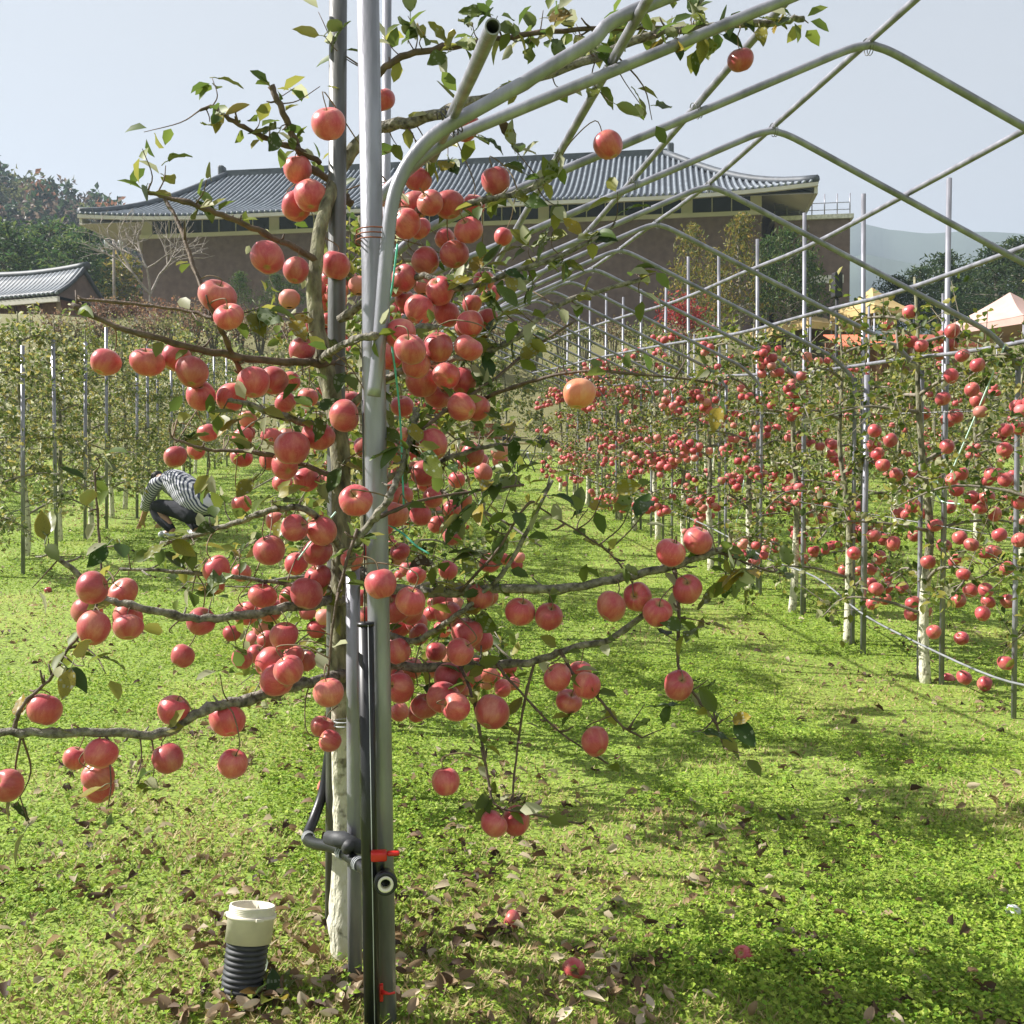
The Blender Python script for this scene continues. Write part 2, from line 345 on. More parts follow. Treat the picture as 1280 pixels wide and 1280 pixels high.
# ------------------------------------------------------------------ grass and clover (uncountable)
def sward(n, d0, d1, half):
    D = d0 * (d1 / d0) ** rng.random(n); A = rng.uniform(-half, half, n) + YAW
    return np.sin(A) * D, np.cos(A) * D, D
def dryness(x, y):
    row = np.abs((x + 1.87) % 3.74 - 1.87)                 # distance to a tree row
    base = fbm(x * 1.1 + 40, y * 1.1 + 11)
    strip = np.exp(-((row - .75) / .45) ** 2) * .22
    return base + strip * (fbm(x * .7, y * .7 + 5) > .38) - .03, row
# blades
n = 300000; x, y, D = sward(n, 1.9, 34, R(40)); dry, row = dryness(x, y); z = gv(x, y)
lush = fbm(x * 2.4 + 3, y * 2.4 + 8)
h = (.012 + .022 * rng.random(n)) * (.7 + .9 * lush) * (1 + D * .035) ; w = (.0022 + .0018 * rng.random(n)) * (1 + D * .16)
ang = rng.uniform(0, 2 * np.pi, n); lean = rng.uniform(.5, 2.6, n)
dv = np.stack([np.cos(ang) * lean, np.sin(ang) * lean, np.ones(n)], 1); dv /= np.linalg.norm(dv, axis=1)[:, None]
sv = np.stack([-np.sin(ang), np.cos(ang), np.zeros(n)], 1)
pos = np.stack([x, y, z - .004], 1)
V = np.empty((n, 3, 3)); V[:, 0] = pos - sv * w[:, None]; V[:, 1] = pos + sv * w[:, None]; V[:, 2] = pos + dv * h[:, None]
gcol = pick([(.22, .33, .04), (.27, .37, .05), (.33, .41, .07), (.17, .26, .03)], n, .25)
dcol = pick([(.42, .34, .16), (.36, .27, .12), (.5, .42, .22)], n, .25)
k = (rng.random(n) < np.clip((dry - .58) * 3.4, .05, .65))[:, None]
tag(npmesh('grass', V.reshape(-1, 3), np.arange(n * 3).reshape(-1, 3), np.repeat(np.where(k, dcol, gcol), 3, 0), M['grass']), 'short mown grass with dry straw patches between the tree rows', None, None, 'stuff')
# clover leaves, thicker near the rows
n = 420000; x, y, D = sward(n, 1.9, 26, R(40)); dry, row = dryness(x, y)
pr = np.clip(1.35 - (dry - .3) * 3.2, .08, 1) * np.where(row < 1.1, 1, .6 + .4 * (fbm(x * .8 + 7, y * .8) > .5))
keep = rng.random(n) < pr; x, y, D = x[keep], y[keep], D[keep]; n = len(x); z = gv(x, y)
nr = unit(n, 3.5); ang = rng.uniform(0, 2 * np.pi, n); d = np.stack([np.cos(ang), np.sin(ang), rng.uniform(-.2, .5, n)], 1); d /= np.linalg.norm(d, axis=1)[:, None]
lush = fbm(x * 2.4 + 3, y * 2.4 + 8)
hz = rng.random(n) ** .7 * (.012 + .045 * lush)
ln = (.008 + .010 * rng.random(n)) * (1 + D * .07)
tag(cards('clover', np.stack([x, y, z + hz], 1), d, nr, ln, ln * .8, pick([(.17, .31, .025), (.23, .36, .032), (.29, .41, .04), (.36, .45, .07)], n, .25), M['grass']), 'low green clover carpeting the turf', None, None, 'stuff')

# ------------------------------------------------------------------ steel hoops, purlins, posts
RS = 3.74; HW = RS / 2; EAVE = 2.12; APEX = 3.03
BY = [2.62, 3.52, 4.39, 5.27, 6.26, 7.2] + [8.12 + .93 * i for i in range(12)]
def lift(y): return .85 * ground(0, y) if y > 5 else 0
def roofz(x): return EAVE + .05 + (APEX - EAVE - .05) * (1 - abs(x - HW) / HW)
for i, y in enumerate(BY):
    dz = lift(y); j = random.uniform(-.02, .02)
    pts = []
    zb = ground(0, y) + (1.25 if i < 2 else .9)
    pts += [(0.0, y, zb), (0.0, y, EAVE - .2 + dz)]
    pts += [(.0, y, EAVE - .1 + dz), (.03, y, EAVE - .02 + dz), (.1, y, EAVE + .055 + dz), (.2, y, roofz(.2) + dz - .005)]
    pts += [(x, y, roofz(x) + dz) for x in lin(.35, 1.72, 6)] + [(1.8, y, roofz(1.8) - .004 + dz), (1.84, y, APEX - .026 + dz), (HW, y, APEX - .02 + dz), (1.9, y, APEX - .026 + dz), (1.94, y, roofz(1.94) - .004 + dz)]
    pts += [(x, y, roofz(x) + dz) for x in lin(2.02, RS - .35, 6)] + [(RS - .2, y, roofz(RS - .2) + dz - .005), (RS - .1, y, EAVE + .055 + dz), (RS - .03, y, EAVE - .02 + dz), (RS, y, EAVE - .1 + dz), (RS, y, EAVE - .2 + dz), (RS, y, ground(RS, y) - .05)]
    pts = [(p[0], p[1] + j, p[2]) for p in pts]
    solid('hoop_pipe', MB().tube(smooth_pts(pts, 3), .0155, 10), M['galv'], ORD[i] + ' bent galvanized hoop behind the one wired to the thick front post', 'pipe', 'bent hoop pipes over the grass alley', org=Vector(pts[0]))
# nearest hoop, tied to the front post, slides down beside it
h1 = [P(467, 495, 2.36), P(474, 430, 2.36), P(482, 330, 2.36), P(489, 262, 2.36), P(501, 222, 2.36), P(522, 190, 2.36), P(556, 160, 2.36), P(640, 112, 2.37), P(735, 55, 2.38), P(830, -2, 2.39)]
e1 = h1[-1]; h1 += [Vector((HW - .05, 2.45, APEX + .0)), Vector((HW + .05, 2.45, APEX)), Vector((RS - .2, 2.46, EAVE + .1)), Vector((RS, 2.46, EAVE - .1)), Vector((RS, 2.46, .0))]
solid('hoop_pipe', MB().tube(smooth_pts(h1, 6), .0168, 14), M['galv'], 'thick shiny bent pipe wired to the front post and sloping up over the alley', 'pipe', org=h1[0])
def purlin(x, z, y0, y1, label, r=.0135):
    pts = [Vector((x, y, z + (lift(y)))) for y in [y0, (y0 + 4.5) / 2, 4.5, 5.5, 6.5, 8, 10, 13, 16, y1]]
    o = solid('purlin_pipe', MB().tube(smooth_pts(pts, 3), r, 10, cap=False).tube([pts[0], pts[0] + Vector((0, .25, 0))], r * .8, 10, cap=False), M['galv'], label, 'pipe', 'long straight pipes along the hoops', org=pts[0])
PL = 'long straight galvanized pipe laid lengthwise across the hoops'
purlin(HW, APEX + .0, 1.9, 18.5, 'galvanized ridge pipe running along the tops of all the hoops')
for x, y0, w_ in ((1.2, 2.0, 'just below the ridge pipe above the front tree'), (.66, 2.0, 'midway down the hoop slope above the front tree'), (2.55, 2.2, 'just below the ridge pipe towards the laden row'), (3.1, 2.2, 'midway down the hoop slope towards the laden row')): purlin(x, roofz(x) + .035, y0, 18.5, 'long straight pipe ' + w_)
oe = [P(616, 33, 1.72), P(590, 92, 2.02), P(563, 150, 2.42), P(541, 197, 2.8)]
mb = MB().tube(oe, .0142, 16, cap=False); mb.tube([oe[0], oe[0].lerp(oe[1], .6)][::-1], .0115, 16, cap=False); mb.lathe([(.0115, 0), (.0142, 0)], 16, Matrix.Translation(oe[0]) @ (oe[0] - oe[1]).to_track_quat('Z', 'Y').to_matrix().to_4x4())
solid('purlin_pipe', mb, M['galv'], 'straight pipe with an open cut end tied over the front hoop', 'pipe', org=oe[0])
purlin(RS - .05, EAVE + .06, 3.0, 18.5, 'galvanized eave pipe along the apple-laden row beside the alley')
# front posts
def post(p0, p1, r, label, group=None, m='galv', flute=True):
    mb = MB(); mb.tube([p0, p0.lerp(p1, .33), p0.lerp(p1, .66), p1], r, 16)
    return solid('steel_post', mb, M[m], label, 'post', group, org=p0)
post(P(483, 1330, 2.44), P(459, -60, 2.44), .027, 'thick galvanized post with the black tube strapped to its front')
post(P(444, 1246, 2.64), P(441, 700, 2.64), .019, 'short thin post standing between the trunk and the thick front post')
post(P(417, 1215, 2.96), P(423, -60, 2.96), .026, 'weathered grey post rising behind the white painted trunk', m='galvdull')
post(P(478, 1060, 3.55), P(484, -40, 3.55), .016, 'thin pale post seen just behind the thick front post')
# wire ties
def tie(c, r, axis, label, mtl='wire', turns=3, th=.0018, group=None):
    ax = Vector(axis).normalized(); a = ax.orthogonal().normalized(); b = ax.cross(a); pts = []
    for i in range(turns * 12 + 1):
        t = 2 * math.pi * i / 12; pts.append(c + a * math.cos(t) * r + b * math.sin(t) * r + ax * (i / (turns * 12) - .5) * .012 * turns)
    solid('wire_tie', MB().tube(pts, th, 5), M[mtl], label, 'wire', group, org=c)
tie(P(470, 297, 2.40), .048, (0.05, 0, 1), 'rust-brown wire binding the bent pipe to the thick post')
tie(P(563, 152, 2.40), .034, (.8, 0, .5), 'thin dark wire lashing the open-ended pipe to the front hoop', 'black')
tie(P(434, 903, 2.72), .036, (0, 0, 1), 'grey wire loop tying the white trunk to its post', 'cable', 2)
for i, y in enumerate(BY[1:7]):
    tie(Vector((HW, y, APEX - .02 + lift(y))), .03, (1, 0, .1), 'dark wire tie where the ridge pipe crosses a hoop', 'galvdull', 2, group='ridge wire ties')
    tie(Vector((1.2, y, roofz(1.2) + .015 + lift(y))), .03, (1, 0, .4), 'dark wire tie where a long pipe crosses a hoop', 'galvdull', 2, group='slope wire ties')

# ------------------------------------------------------------------ apples and leaves: shared meshes
def apple_mesh(seed, mtl, n=22, k=15):
    rr = random.Random(seed); me = MB(); ph = rr.uniform(0, 6); sq = rr.uniform(.8, 1.0); lob = rr.uniform(.012, .03); skew = rr.uniform(-.13, .13)
    for i in range(k + 1):
        t = math.pi * i / k
        r = math.sin(t) ** .9 if 0 < i < k else 0.
        zt = math.cos(t)
        r *= 1 + .06 * zt                                   # broader shoulders
        z = zt * sq - .30 * math.exp(-(r / .24) ** 2) * (1 if zt > 0 else 0) + .20 * math.exp(-(r / .2) ** 2) * (1 if zt < 0 else 0)
        for j in range(n):
            a = 2 * math.pi * j / n; q = r * (1 + lob * math.cos(5 * a + ph) * (1 - zt * .6) + .025 * math.cos(2 * a + ph * 2))
            me.v.append(Vector((q * math.cos(a), q * math.sin(a), z + skew * q * math.cos(a + ph))) * .5)
    for i in range(k):
        for j in range(n):
            a = i * n + j; b = i * n + (j + 1) % n; me.f.append((a, a + n, b + n, b)); me.m.append(0)
    return me
APM = {}
for key in ('apple', 'appleor'):
    APM[key] = []
    for s in range(6):
        mb = apple_mesh(s + 1, None); APM[key].append([Vector(p) for p in mb.v]); APM.setdefault('f', mb.f)
APMESH = {}
def get_apple(key, s, dia):
    kd = (key, s, round(dia / .004))
    if kd not in APMESH:
        mb = MB(); mb.v = [p * (kd[2] * .004) for p in APM[key][s]]; mb.f = APM['f']; mb.m = [0] * len(mb.f); APMESH[kd] = mb.mesh('apple', M[key])
    return APMESH[kd]
n_apple = 0
def make_apple(c, dia, anchor, label, group, key='apple', tilt=.5):
    """apple at c (centre) hung by a stalk from anchor"""
    global n_apple; n_apple += 1
    o = link('apple', get_apple(key, random.randrange(6), dia), None, c)
    e = (random.gauss(0, tilt), random.gauss(0, tilt), random.uniform(0, 6.28)); o.rotation_euler = e
    rot = Matrix.Rotation(e[2], 3, 'Z') @ Matrix.Rotation(e[1], 3, 'Y') @ Matrix.Rotation(e[0], 3, 'X')
    tag(o, label, 'apple', group)
    if anchor is not None:
        top = rot @ Vector((0, 0, dia * .30)); a = anchor - c; L = (a - top).length
        out = rot @ Vector((0, 0, dia * .30 + min(.05, .35 * L)))
        mid = out.lerp(a, .55) + Vector((random.uniform(-.1, .1), random.uniform(-.1, .1), random.uniform(0, .16))) * L
        pts = smooth_pts([top, out, mid, a], 4); r0 = .0012 if L < .06 else .0017
        s = MB().tube(pts, lin(.0014, r0 * 1.25, len(pts)), 5).build('stem', M['stem'], None)
        s.parent = o; s.matrix_parent_inverse = rot.to_4x4().inverted()   # stalk keeps world axes
    return o
def leaf_mesh(seed):
    rr = random.Random(seed); nl, nw = 6, 4; curl = rr.uniform(-.25, .5); fold = rr.uniform(.1, .5); tw = rr.uniform(-.5, .5); wav = rr.uniform(.0, .06); asp = rr.uniform(.46, .62)
    mb = MB(); grid = []
    def pt(i, j, off):
        t = i / nl; w = asp * .5 * (math.sin(math.pi * min(1, t * .97 + .03) ** .85) ** .8) if 0 < i < nl else .012
        s = (j / nw - .5) * 2; x = s * w; y = t
        z = abs(s) * w * fold - curl * t * t * .6 + wav * math.sin(t * 14 + s * 2) * abs(s)
        c, sn = math.cos(tw * t), math.sin(tw * t)
        return Vector((x * c - z * sn * .5, y * (1 - .1 * abs(curl)), z * c + x * sn + off))
    for off, mi in ((.004, 0), (-.004, 1)):
        b = len(mb.v)
        for i in range(nl + 1):
            for j in range(nw + 1): mb.v.append(pt(i, j, off))
        for i in range(nl):
            for j in range(nw):
                a = b + i * (nw + 1) + j; f = (a, a + 1, a + nw + 2, a + nw + 1)
                mb.f.append(f if mi == 0 else f[::-1]); mb.m.append(mi)
    b = len(mb.v); mb.tube([Vector((0, -.32, -.02)), Vector((0, -.15, .02)), Vector((0, .02, 0))], .018, 4, mi=1)
    return mb.mesh('leaf', [M['leaf'], M['leafu']])
LEAF = [leaf_mesh(s + 100) for s in range(12)]
def leaf_matrix(base, d, nrm, size):
    d = d.normalized(); s = d.cross(nrm)
    if s.length < 1e-4: s = d.orthogonal()
    s.normalize(); u = s.cross(d)
    return Matrix.Translation(base) @ Matrix((s, d, u)).transposed().to_4x4() @ Matrix.Scale(size, 4)

# ------------------------------------------------------------------ the front apple tree
TB = P(437, 1213, 2.8)
tree = thing('apple_tree', TB, 'laden apple tree with white painted trunk tied between the front steel posts', 'tree')
trunk_px = [(440, 1222, 2.8, 25), (436, 1195, 2.8, 23), (432, 1150, 2.8, 25), (430, 1110, 2.8, 19), (428, 1050, 2.8, 13), (427, 980, 2.8, 12), (426, 850, 2.8, 13), (425, 720, 2.8, 13), (427, 620, 2.8, 13), (420, 520, 2.82, 13.5), (404, 450, 2.84, 12.5), (394, 390, 2.85, 11), (394, 330, 2.86, 9.5), (404, 270, 2.9, 9), (424, 215, 2.98, 9), (448, 180, 3.0, 9), (470, 160, 3.0, 8)]
tp = smooth_pts([P(a, b, c) for a, b, c, _ in trunk_px], 5); tr = .9 * np.interp(np.linspace(0, 1, len(tp)), np.linspace(0, 1, len(trunk_px)), [r * c / F for _, _, c, r in trunk_px])
tp = [p + Vector((random.uniform(-1, 1), random.uniform(-1, 1), 0)) * .0025 for p in tp]
def trunkmat():
    m = mat('whitewashed_trunk', (.13, .115, .08, 1), .95, 0, .55, 45, 1., 90, stretch=(1, 1, .4), c2=(.21, .2, .13, 1)); n = m.node_tree; b = n.nodes['Principled BSDF']; L = n.links.new
    t = n.nodes.new('ShaderNodeTexCoord'); sx = n.nodes.new('ShaderNodeSeparateXYZ'); L(t.outputs['Object'], sx.inputs[0])
    z = n.nodes.new('ShaderNodeTexNoise'); z.inputs['Scale'].default_value = 22; z.inputs['Detail'].default_value = 7; L(t.outputs['Object'], z.inputs['Vector'])
    a = n.nodes.new('ShaderNodeMath'); a.operation = 'MULTIPLY_ADD'; a.inputs[1].default_value = .55; L(z.outputs['Fac'], a.inputs[0]); L(sx.outputs['Z'], a.inputs[2])
    r = n.nodes.new('ShaderNodeMapRange'); r.inputs[1].default_value = 1.12; r.inputs[2].default_value = .95; L(a.outputs[0], r.inputs[0])
    z2 = n.nodes.new('ShaderNodeMapRange'); z2.inputs[1].default_value = .36; z2.inputs[2].default_value = .46; L(z.outputs['Fac'], z2.inputs[0])
    k = n.nodes.new('ShaderNodeMath'); k.operation = 'MULTIPLY'; L(r.outputs[0], k.inputs[0]); L(z2.outputs[0], k.inputs[1])
    mm = n.nodes.new('ShaderNodeMix'); mm.data_type = 'RGBA'; mm.inputs['B'].default_value = (.62, .6, .47, 1)
    L(b.inputs['Base Color'].links[0].from_socket, mm.inputs['A']); L(k.outputs[0], mm.inputs['Factor']); L(mm.outputs['Result'], b.inputs['Base Color'])
    return m
M['trunk'] = trunkmat()
MB().tube(tp, tr, 16, wob=.035).build('trunk', M['trunk'], tree, TB)
BR = [  # desc, thickness px (start,end), material, pixel path with world distance
 ('the thick upper limb reaching along the front hoop', 9, 5, 'bark', [(466, 163, 3.0), (530, 148, 2.9), (600, 126, 2.75), (690, 92, 2.7), (795, 50, 2.7), (850, 36, 2.7), (960, 28, 2.7), (1005, 22, 2.7)]),
 ('the thin red-brown limb near the open pipe end', 6, 3, 'twig', [(462, 120, 3.0), (476, 88, 2.95), (520, 66, 2.9), (590, 55, 2.85), (650, 44, 2.85), (740, 36, 2.8), (880, 34, 2.8)]),
 ('the dark upturned limb at the upper crown', 6, 4.5, 'twig', [(440, 255, 3.02), (415, 228, 3.05), (385, 207, 3.0), (368, 175, 2.95), (352, 135, 2.9), (338, 108, 2.9)]),
 ('the leafy side shoot high in the crown', 4.5, 2, 'twig', [(400, 203, 3.0), (370, 186, 2.95), (330, 172, 2.9), (292, 152, 2.85), (266, 134, 2.85), (250, 138, 2.85)]),
 ('the dark slanting limb before the tiled roof', 5, 3, 'twig', [(400, 328, 2.86), (340, 296, 2.75), (292, 275, 2.7), (250, 258, 2.65), (210, 247, 2.65), (184, 240, 2.65)]),
 ('the thin drooping shoot under the tiled roof', 2.5, 4.5, 'twig', [(205, 246, 2.65), (226, 285, 2.6), (242, 335, 2.55), (262, 380, 2.5), (283, 428, 2.6), (302, 466, 2.7)]),
 ('the long bare limb above the picked trees', 6.5, 3.5, 'twig', [(415, 455, 2.84), (380, 453, 2.75), (300, 446, 2.65), (240, 434, 2.6), (185, 420, 2.55), (130, 402, 2.55), (90, 380, 2.55)]),
 ('the thin twig above the long bare limb', 3, 2.5, 'twig', [(268, 399, 2.55), (240, 390, 2.58), (180, 381, 2.6), (95, 373, 2.62)]),
 ('the shaded middle limb beside the trunk', 7, 3, 'bark', [(424, 545, 2.82), (390, 530, 2.72), (350, 520, 2.65), (310, 505, 2.6), (285, 500, 2.6)]),
 ('the twiggy limb over the striped shirt', 5, 2, 'twig', [(424, 600, 2.8), (380, 582, 2.8), (320, 565, 2.8), (260, 562, 2.8), (215, 548, 2.8)]),
 ('the crowded middle limb beside the trunk', 6, 3, 'bark', [(428, 690, 2.78), (400, 650, 2.65), (370, 635, 2.6), (330, 640, 2.6), (290, 655, 2.65), (240, 670, 2.7), (200, 680, 2.7)]),
 ('the thin grey limb above the long forked one', 4, 2.5, 'bark', [(428, 735, 2.78), (380, 732, 2.85), (330, 726, 2.85), (230, 715, 2.85), (150, 712, 2.85)]),
 ('the long forked grey limb over the dry grass', 8, 3.5, 'bark', [(430, 748, 2.78), (370, 758, 2.62), (300, 770, 2.55), (240, 772, 2.5), (170, 758, 2.45), (132, 748, 2.45), (95, 716, 2.45), (64, 690, 2.45)]),
 ('the lowest limb sweeping out over the lawn', 9, 5.5, 'bark', [(428, 846, 2.78), (380, 855, 2.62), (310, 874, 2.5), (250, 890, 2.42), (200, 918, 2.38), (120, 915, 2.32), (40, 916, 2.3), (-40, 914, 2.3)]),
 ('the thin shoot rising off the lowest limb', 3, 1.6, 'twig', [(16, 915, 2.3), (30, 880, 2.3), (66, 845, 2.3), (82, 815, 2.3), (102, 790, 2.3), (125, 740, 2.32), (123, 660, 2.35), (118, 590, 2.35)]),
 ('the long straight limb pointing at the apple row', 9, 5.5, 'bark', [(430, 700, 2.8), (480, 733, 2.62), (540, 741, 2.55), (600, 736, 2.5), (700, 735, 2.42), (780, 722, 2.36), (850, 705, 2.32), (908, 684, 2.3)]),
 ('the crooked limb below the long straight one', 8, 4.5, 'bark', [(428, 845, 2.8), (480, 832, 2.72), (540, 834, 2.65), (600, 831, 2.6), (670, 826, 2.5), (718, 808, 2.45), (760, 800, 2.4), (806, 769, 2.36)]),
 ('the upright cut limb in front of the posts', 6, 5, 'bark', [(428, 725, 2.78), (440, 690, 2.42), (458, 662, 2.36), (482, 628, 2.34), (502, 585, 2.38), (516, 535, 2.42), (520, 512, 2.44)]),
 ('the short stub limb beside the thick post', 6, 4.5, 'bark', [(400, 455, 2.84), (418, 436, 2.55), (448, 424, 2.36), (486, 417, 2.36), (520, 411, 2.4), (546, 408, 2.44)]),
 ('the thin twig in the middle of the crown', 3, 1.8, 'twig', [(470, 648, 2.4), (520, 628, 2.45), (580, 616, 2.5), (655, 606, 2.55)]),
 ('the rising twig among the dense leaves', 3.5, 2, 'twig', [(516, 545, 2.42), (560, 512, 2.5), (620, 472, 2.6), (660, 440, 2.7), (720, 400, 2.8)]),
 ('the long bare twig over the alley', 3, 1.5, 'twig', [(600, 500, 2.62), (660, 478, 2.5), (728, 464, 2.4), (800, 468, 2.36), (880, 477, 2.36), (905, 484, 2.36)]),
 ('the shaded inner limb behind the cluster', 7, 4, 'bark', [(448, 300, 2.95), (480, 282, 2.85), (510, 262, 2.75), (560, 260, 2.7), (620, 248, 2.7), (660, 238, 2.72), (690, 215, 2.72)]),
 ('the inner limb of the tall apple cluster', 6, 3, 'bark', [(425, 400, 2.88), (480, 360, 2.75), (530, 345, 2.65), (580, 360, 2.6), (640, 340, 2.62), (700, 320, 2.65), (760, 290, 2.7)]),
 ('the inner limb below the tall apple cluster', 6, 3, 'bark', [(425, 520, 2.82), (470, 480, 2.75), (530, 455, 2.65), (590, 445, 2.6), (640, 425, 2.6), (700, 380, 2.65), (800, 350, 2.7)]),
 ('the inner limb facing the folding chairs', 6, 2.5, 'bark', [(428, 640, 2.8), (480, 600, 2.85), (540, 580, 2.85), (600, 560, 2.85), (640, 555, 2.85)]),
 ('the low inner limb over the clover', 6, 2.5, 'bark', [(428, 790, 2.8), (470, 790, 2.7), (520, 800, 2.6), (570, 770, 2.5), (600, 745, 2.48), (640, 700, 2.45), (690, 600, 2.4)]),
 ('the bent twig dropping to the lowest apples', 2.8, 1.6, 'twig', [(575, 832, 2.6), (590, 870, 2.5), (603, 930, 2.45), (612, 985, 2.42), (622, 1008, 2.4), (660, 1017, 2.4), (725, 1030, 2.4)]),
 ('the thin whip trailing over the lawn', 2.2, 1.2, 'twig', [(620, 830, 2.55), (655, 870, 2.5), (700, 915, 2.45), (760, 955, 2.42)]),
 ('the straight hanging whip beside the low cluster', 2.5, 1.4, 'twig', [(668, 826, 2.5), (655, 880, 2.5), (645, 950, 2.5), (640, 1003, 2.48)]),
 ('the leafy whip at the tip of the long straight limb', 3.2, 1.6, 'twig', [(842, 707, 2.32), (848, 760, 2.3), (848, 830, 2.3), (868, 868, 2.28), (892, 900, 2.26), (905, 935, 2.26)]),
 ('the small forked twig holding the three low apples', 3, 1.8, 'twig', [(700, 812, 2.46), (722, 850, 2.44), (748, 872, 2.42), (775, 905, 2.4), (803, 922, 2.4)]),
 ('the leafy spray past the end of the straight limb', 3, 1.5, 'twig', [(895, 688, 2.3), (925, 700, 2.3), (955, 712, 2.3), (985, 718, 2.3)]),
 ('the hanging whip in front of the trunk', 3, 2, 'twig', [(446, 662, 2.36), (428, 720, 2.34), (416, 780, 2.34), (410, 845, 2.34)]),
 ('the long twig in front of the straight limb', 2.4, 1.3, 'twig', [(575, 738, 2.5), (620, 690, 2.42), (660, 630, 2.4), (683, 640, 2.38), (760, 690, 2.36), (795, 735, 2.36)]),
]
SAMP = []       # (px, py, Y, world point, branch index)
for bi, (desc, r0, r1, m, pp) in enumerate(BR):
    pts = smooth_pts([P(*q) for q in pp], 6); rad = [r * p.y / F * .82 for r, p in zip(lin(r0, r1, len(pts)), pts)]
    pts = [p + Vector((random.uniform(-1, 1), random.uniform(-1, 1), random.uniform(-1, 1))) * rad[i] * .35 for i, p in enumerate(pts)]
    rad = [q * (1 + (.28 if random.random() < .14 else 0) + random.uniform(-.06, .06)) for q in rad]
    mb = MB().tube(pts, rad, 9 if r0 > 5 else 6, wob=.05)
    for q in range(max(2, len(pts) // 5)):                     # spur stubs
        i = random.randrange(1, len(pts)); d = Vector((random.uniform(-1, 1), random.uniform(-1, 1), random.uniform(-.6, 1))).normalized()
        L = random.uniform(.015, .05); mb.tube([pts[i], pts[i] + d * L * .6, pts[i] + d * L + Vector((0, 0, .006))], [.0035, .0028, .002], 5)
    mb.build('branch', M[m], tree, TB)
    for p in pts: a, b, _ = proj(p); SAMP.append((a, b, p.y, p, bi))
for p in tp[10:]: a, b, _ = proj(p); SAMP.append((a, b, p.y, p, -1))
SPX = np.array([(s[0], s[1]) for s in SAMP])

HA = [(411,155,42),(372,212,36),(388,245,46),(371,258,38),(334,322,40),(370,338,31),(272,371,50),(286,396,34),(479,125,32),(581,158,37),(522,224,36),(490,245,34),(520,256,36),(508,280,36),(561,256,40),(586,288,38),(568,318,38),(532,326,37),(556,298,26),(620,226,38),(629,296,24),(550,364,37),(524,387,38),(558,392,34),(500,417,38),(487,446,34),(548,434,38),(585,435,38),(527,478,40),(546,496,34),(503,508,28),(540,556,42),(601,577,21),(430,520,40),(398,545,40),(420,332,36),(437,500,28),(614,368,22),(590,380,20),
(132,453,36),(184,453,40),(220,447,36),(240,465,38),(251,495,37),(289,497,36),(317,478,40),(342,476,36),(363,477,26),(377,438,30),(357,503,26),(385,497,26),(260,541,22),(219,571,27),(245,563,22),(302,572,28),(365,560,44),(356,582,34),(338,575,26),(353,604,24),(383,600,30),(302,630,20),(345,652,20),(368,660,34),(402,664,38),(337,688,40),(397,690,36),
(115,735,38),(154,741,37),(109,764,36),(117,785,36),(159,772,31),(160,784,38),(55,887,41),(217,888,39),(284,900,42),(210,948,34),(291,955,34),(126,942,38),(94,948,29),(123,970,36),(124,985,38),(10,982,36),(228,820,28),(251,777,36),(271,712,33),(270,732,20),(308,767,30),(328,745,34),(337,762,34),(383,742,40),(365,748,30),(355,795,31),(334,800,24),(303,824,27),(321,818,24),(337,828,36),(347,850,40),(361,838,32),(367,820,24),(383,826,24),(411,866,37),(403,909,33),(413,926,28),(302,716,24),(370,705,28),
(445,626,42),(390,735,34),(398,722,32),(476,730,41),(513,752,40),(494,761,38),(560,766,36),(521,779,28),(600,745,36),(650,765,38),(686,771,38),(493,808,24),(584,791,42),(604,802,26),(500,860,38),(515,836,27),(531,883,36),(563,849,43),(554,872,41),(570,884,34),(499,890,25),(521,891,25),(615,890,45),(628,860,23),(610,842,24),(557,977,37),(617,1030,38),(645,1026,33),(532,603,26),(571,600,22),(541,622,26),(493,643,32),(526,644,26),(565,637,25),(547,656,24),(566,670,18),(612,704,21),(520,720,24),(560,713,24),(540,836,22),(545,815,26),
(838,691,35),(872,676,37),(859,737,35),(764,758,36),(797,746,33),(822,766,33),(848,857,37),(697,847,37),(733,857,37),(725,838,29),(711,877,33),(744,927,35),(926,75,35),(760,181,38),(470,590,28),(455,560,26),(484,560,22),(420,600,28),(440,700,26),(465,690,22),(500,690,24),(480,660,24),(590,850,26),(575,815,30),(460,770,24),(470,850,22)]
EXTRA = [(random.randint(482, 612), random.choice((random.randint(215, 520), random.randint(560, 900))), random.randint(24, 34)) for _ in range(36)]
HA += EXTRA
FRONT = {(476,730), (445,626), (411,155), (430,520), (411,866), (413,926), (402,664), (383,742), (513,752)}
used_spots = []
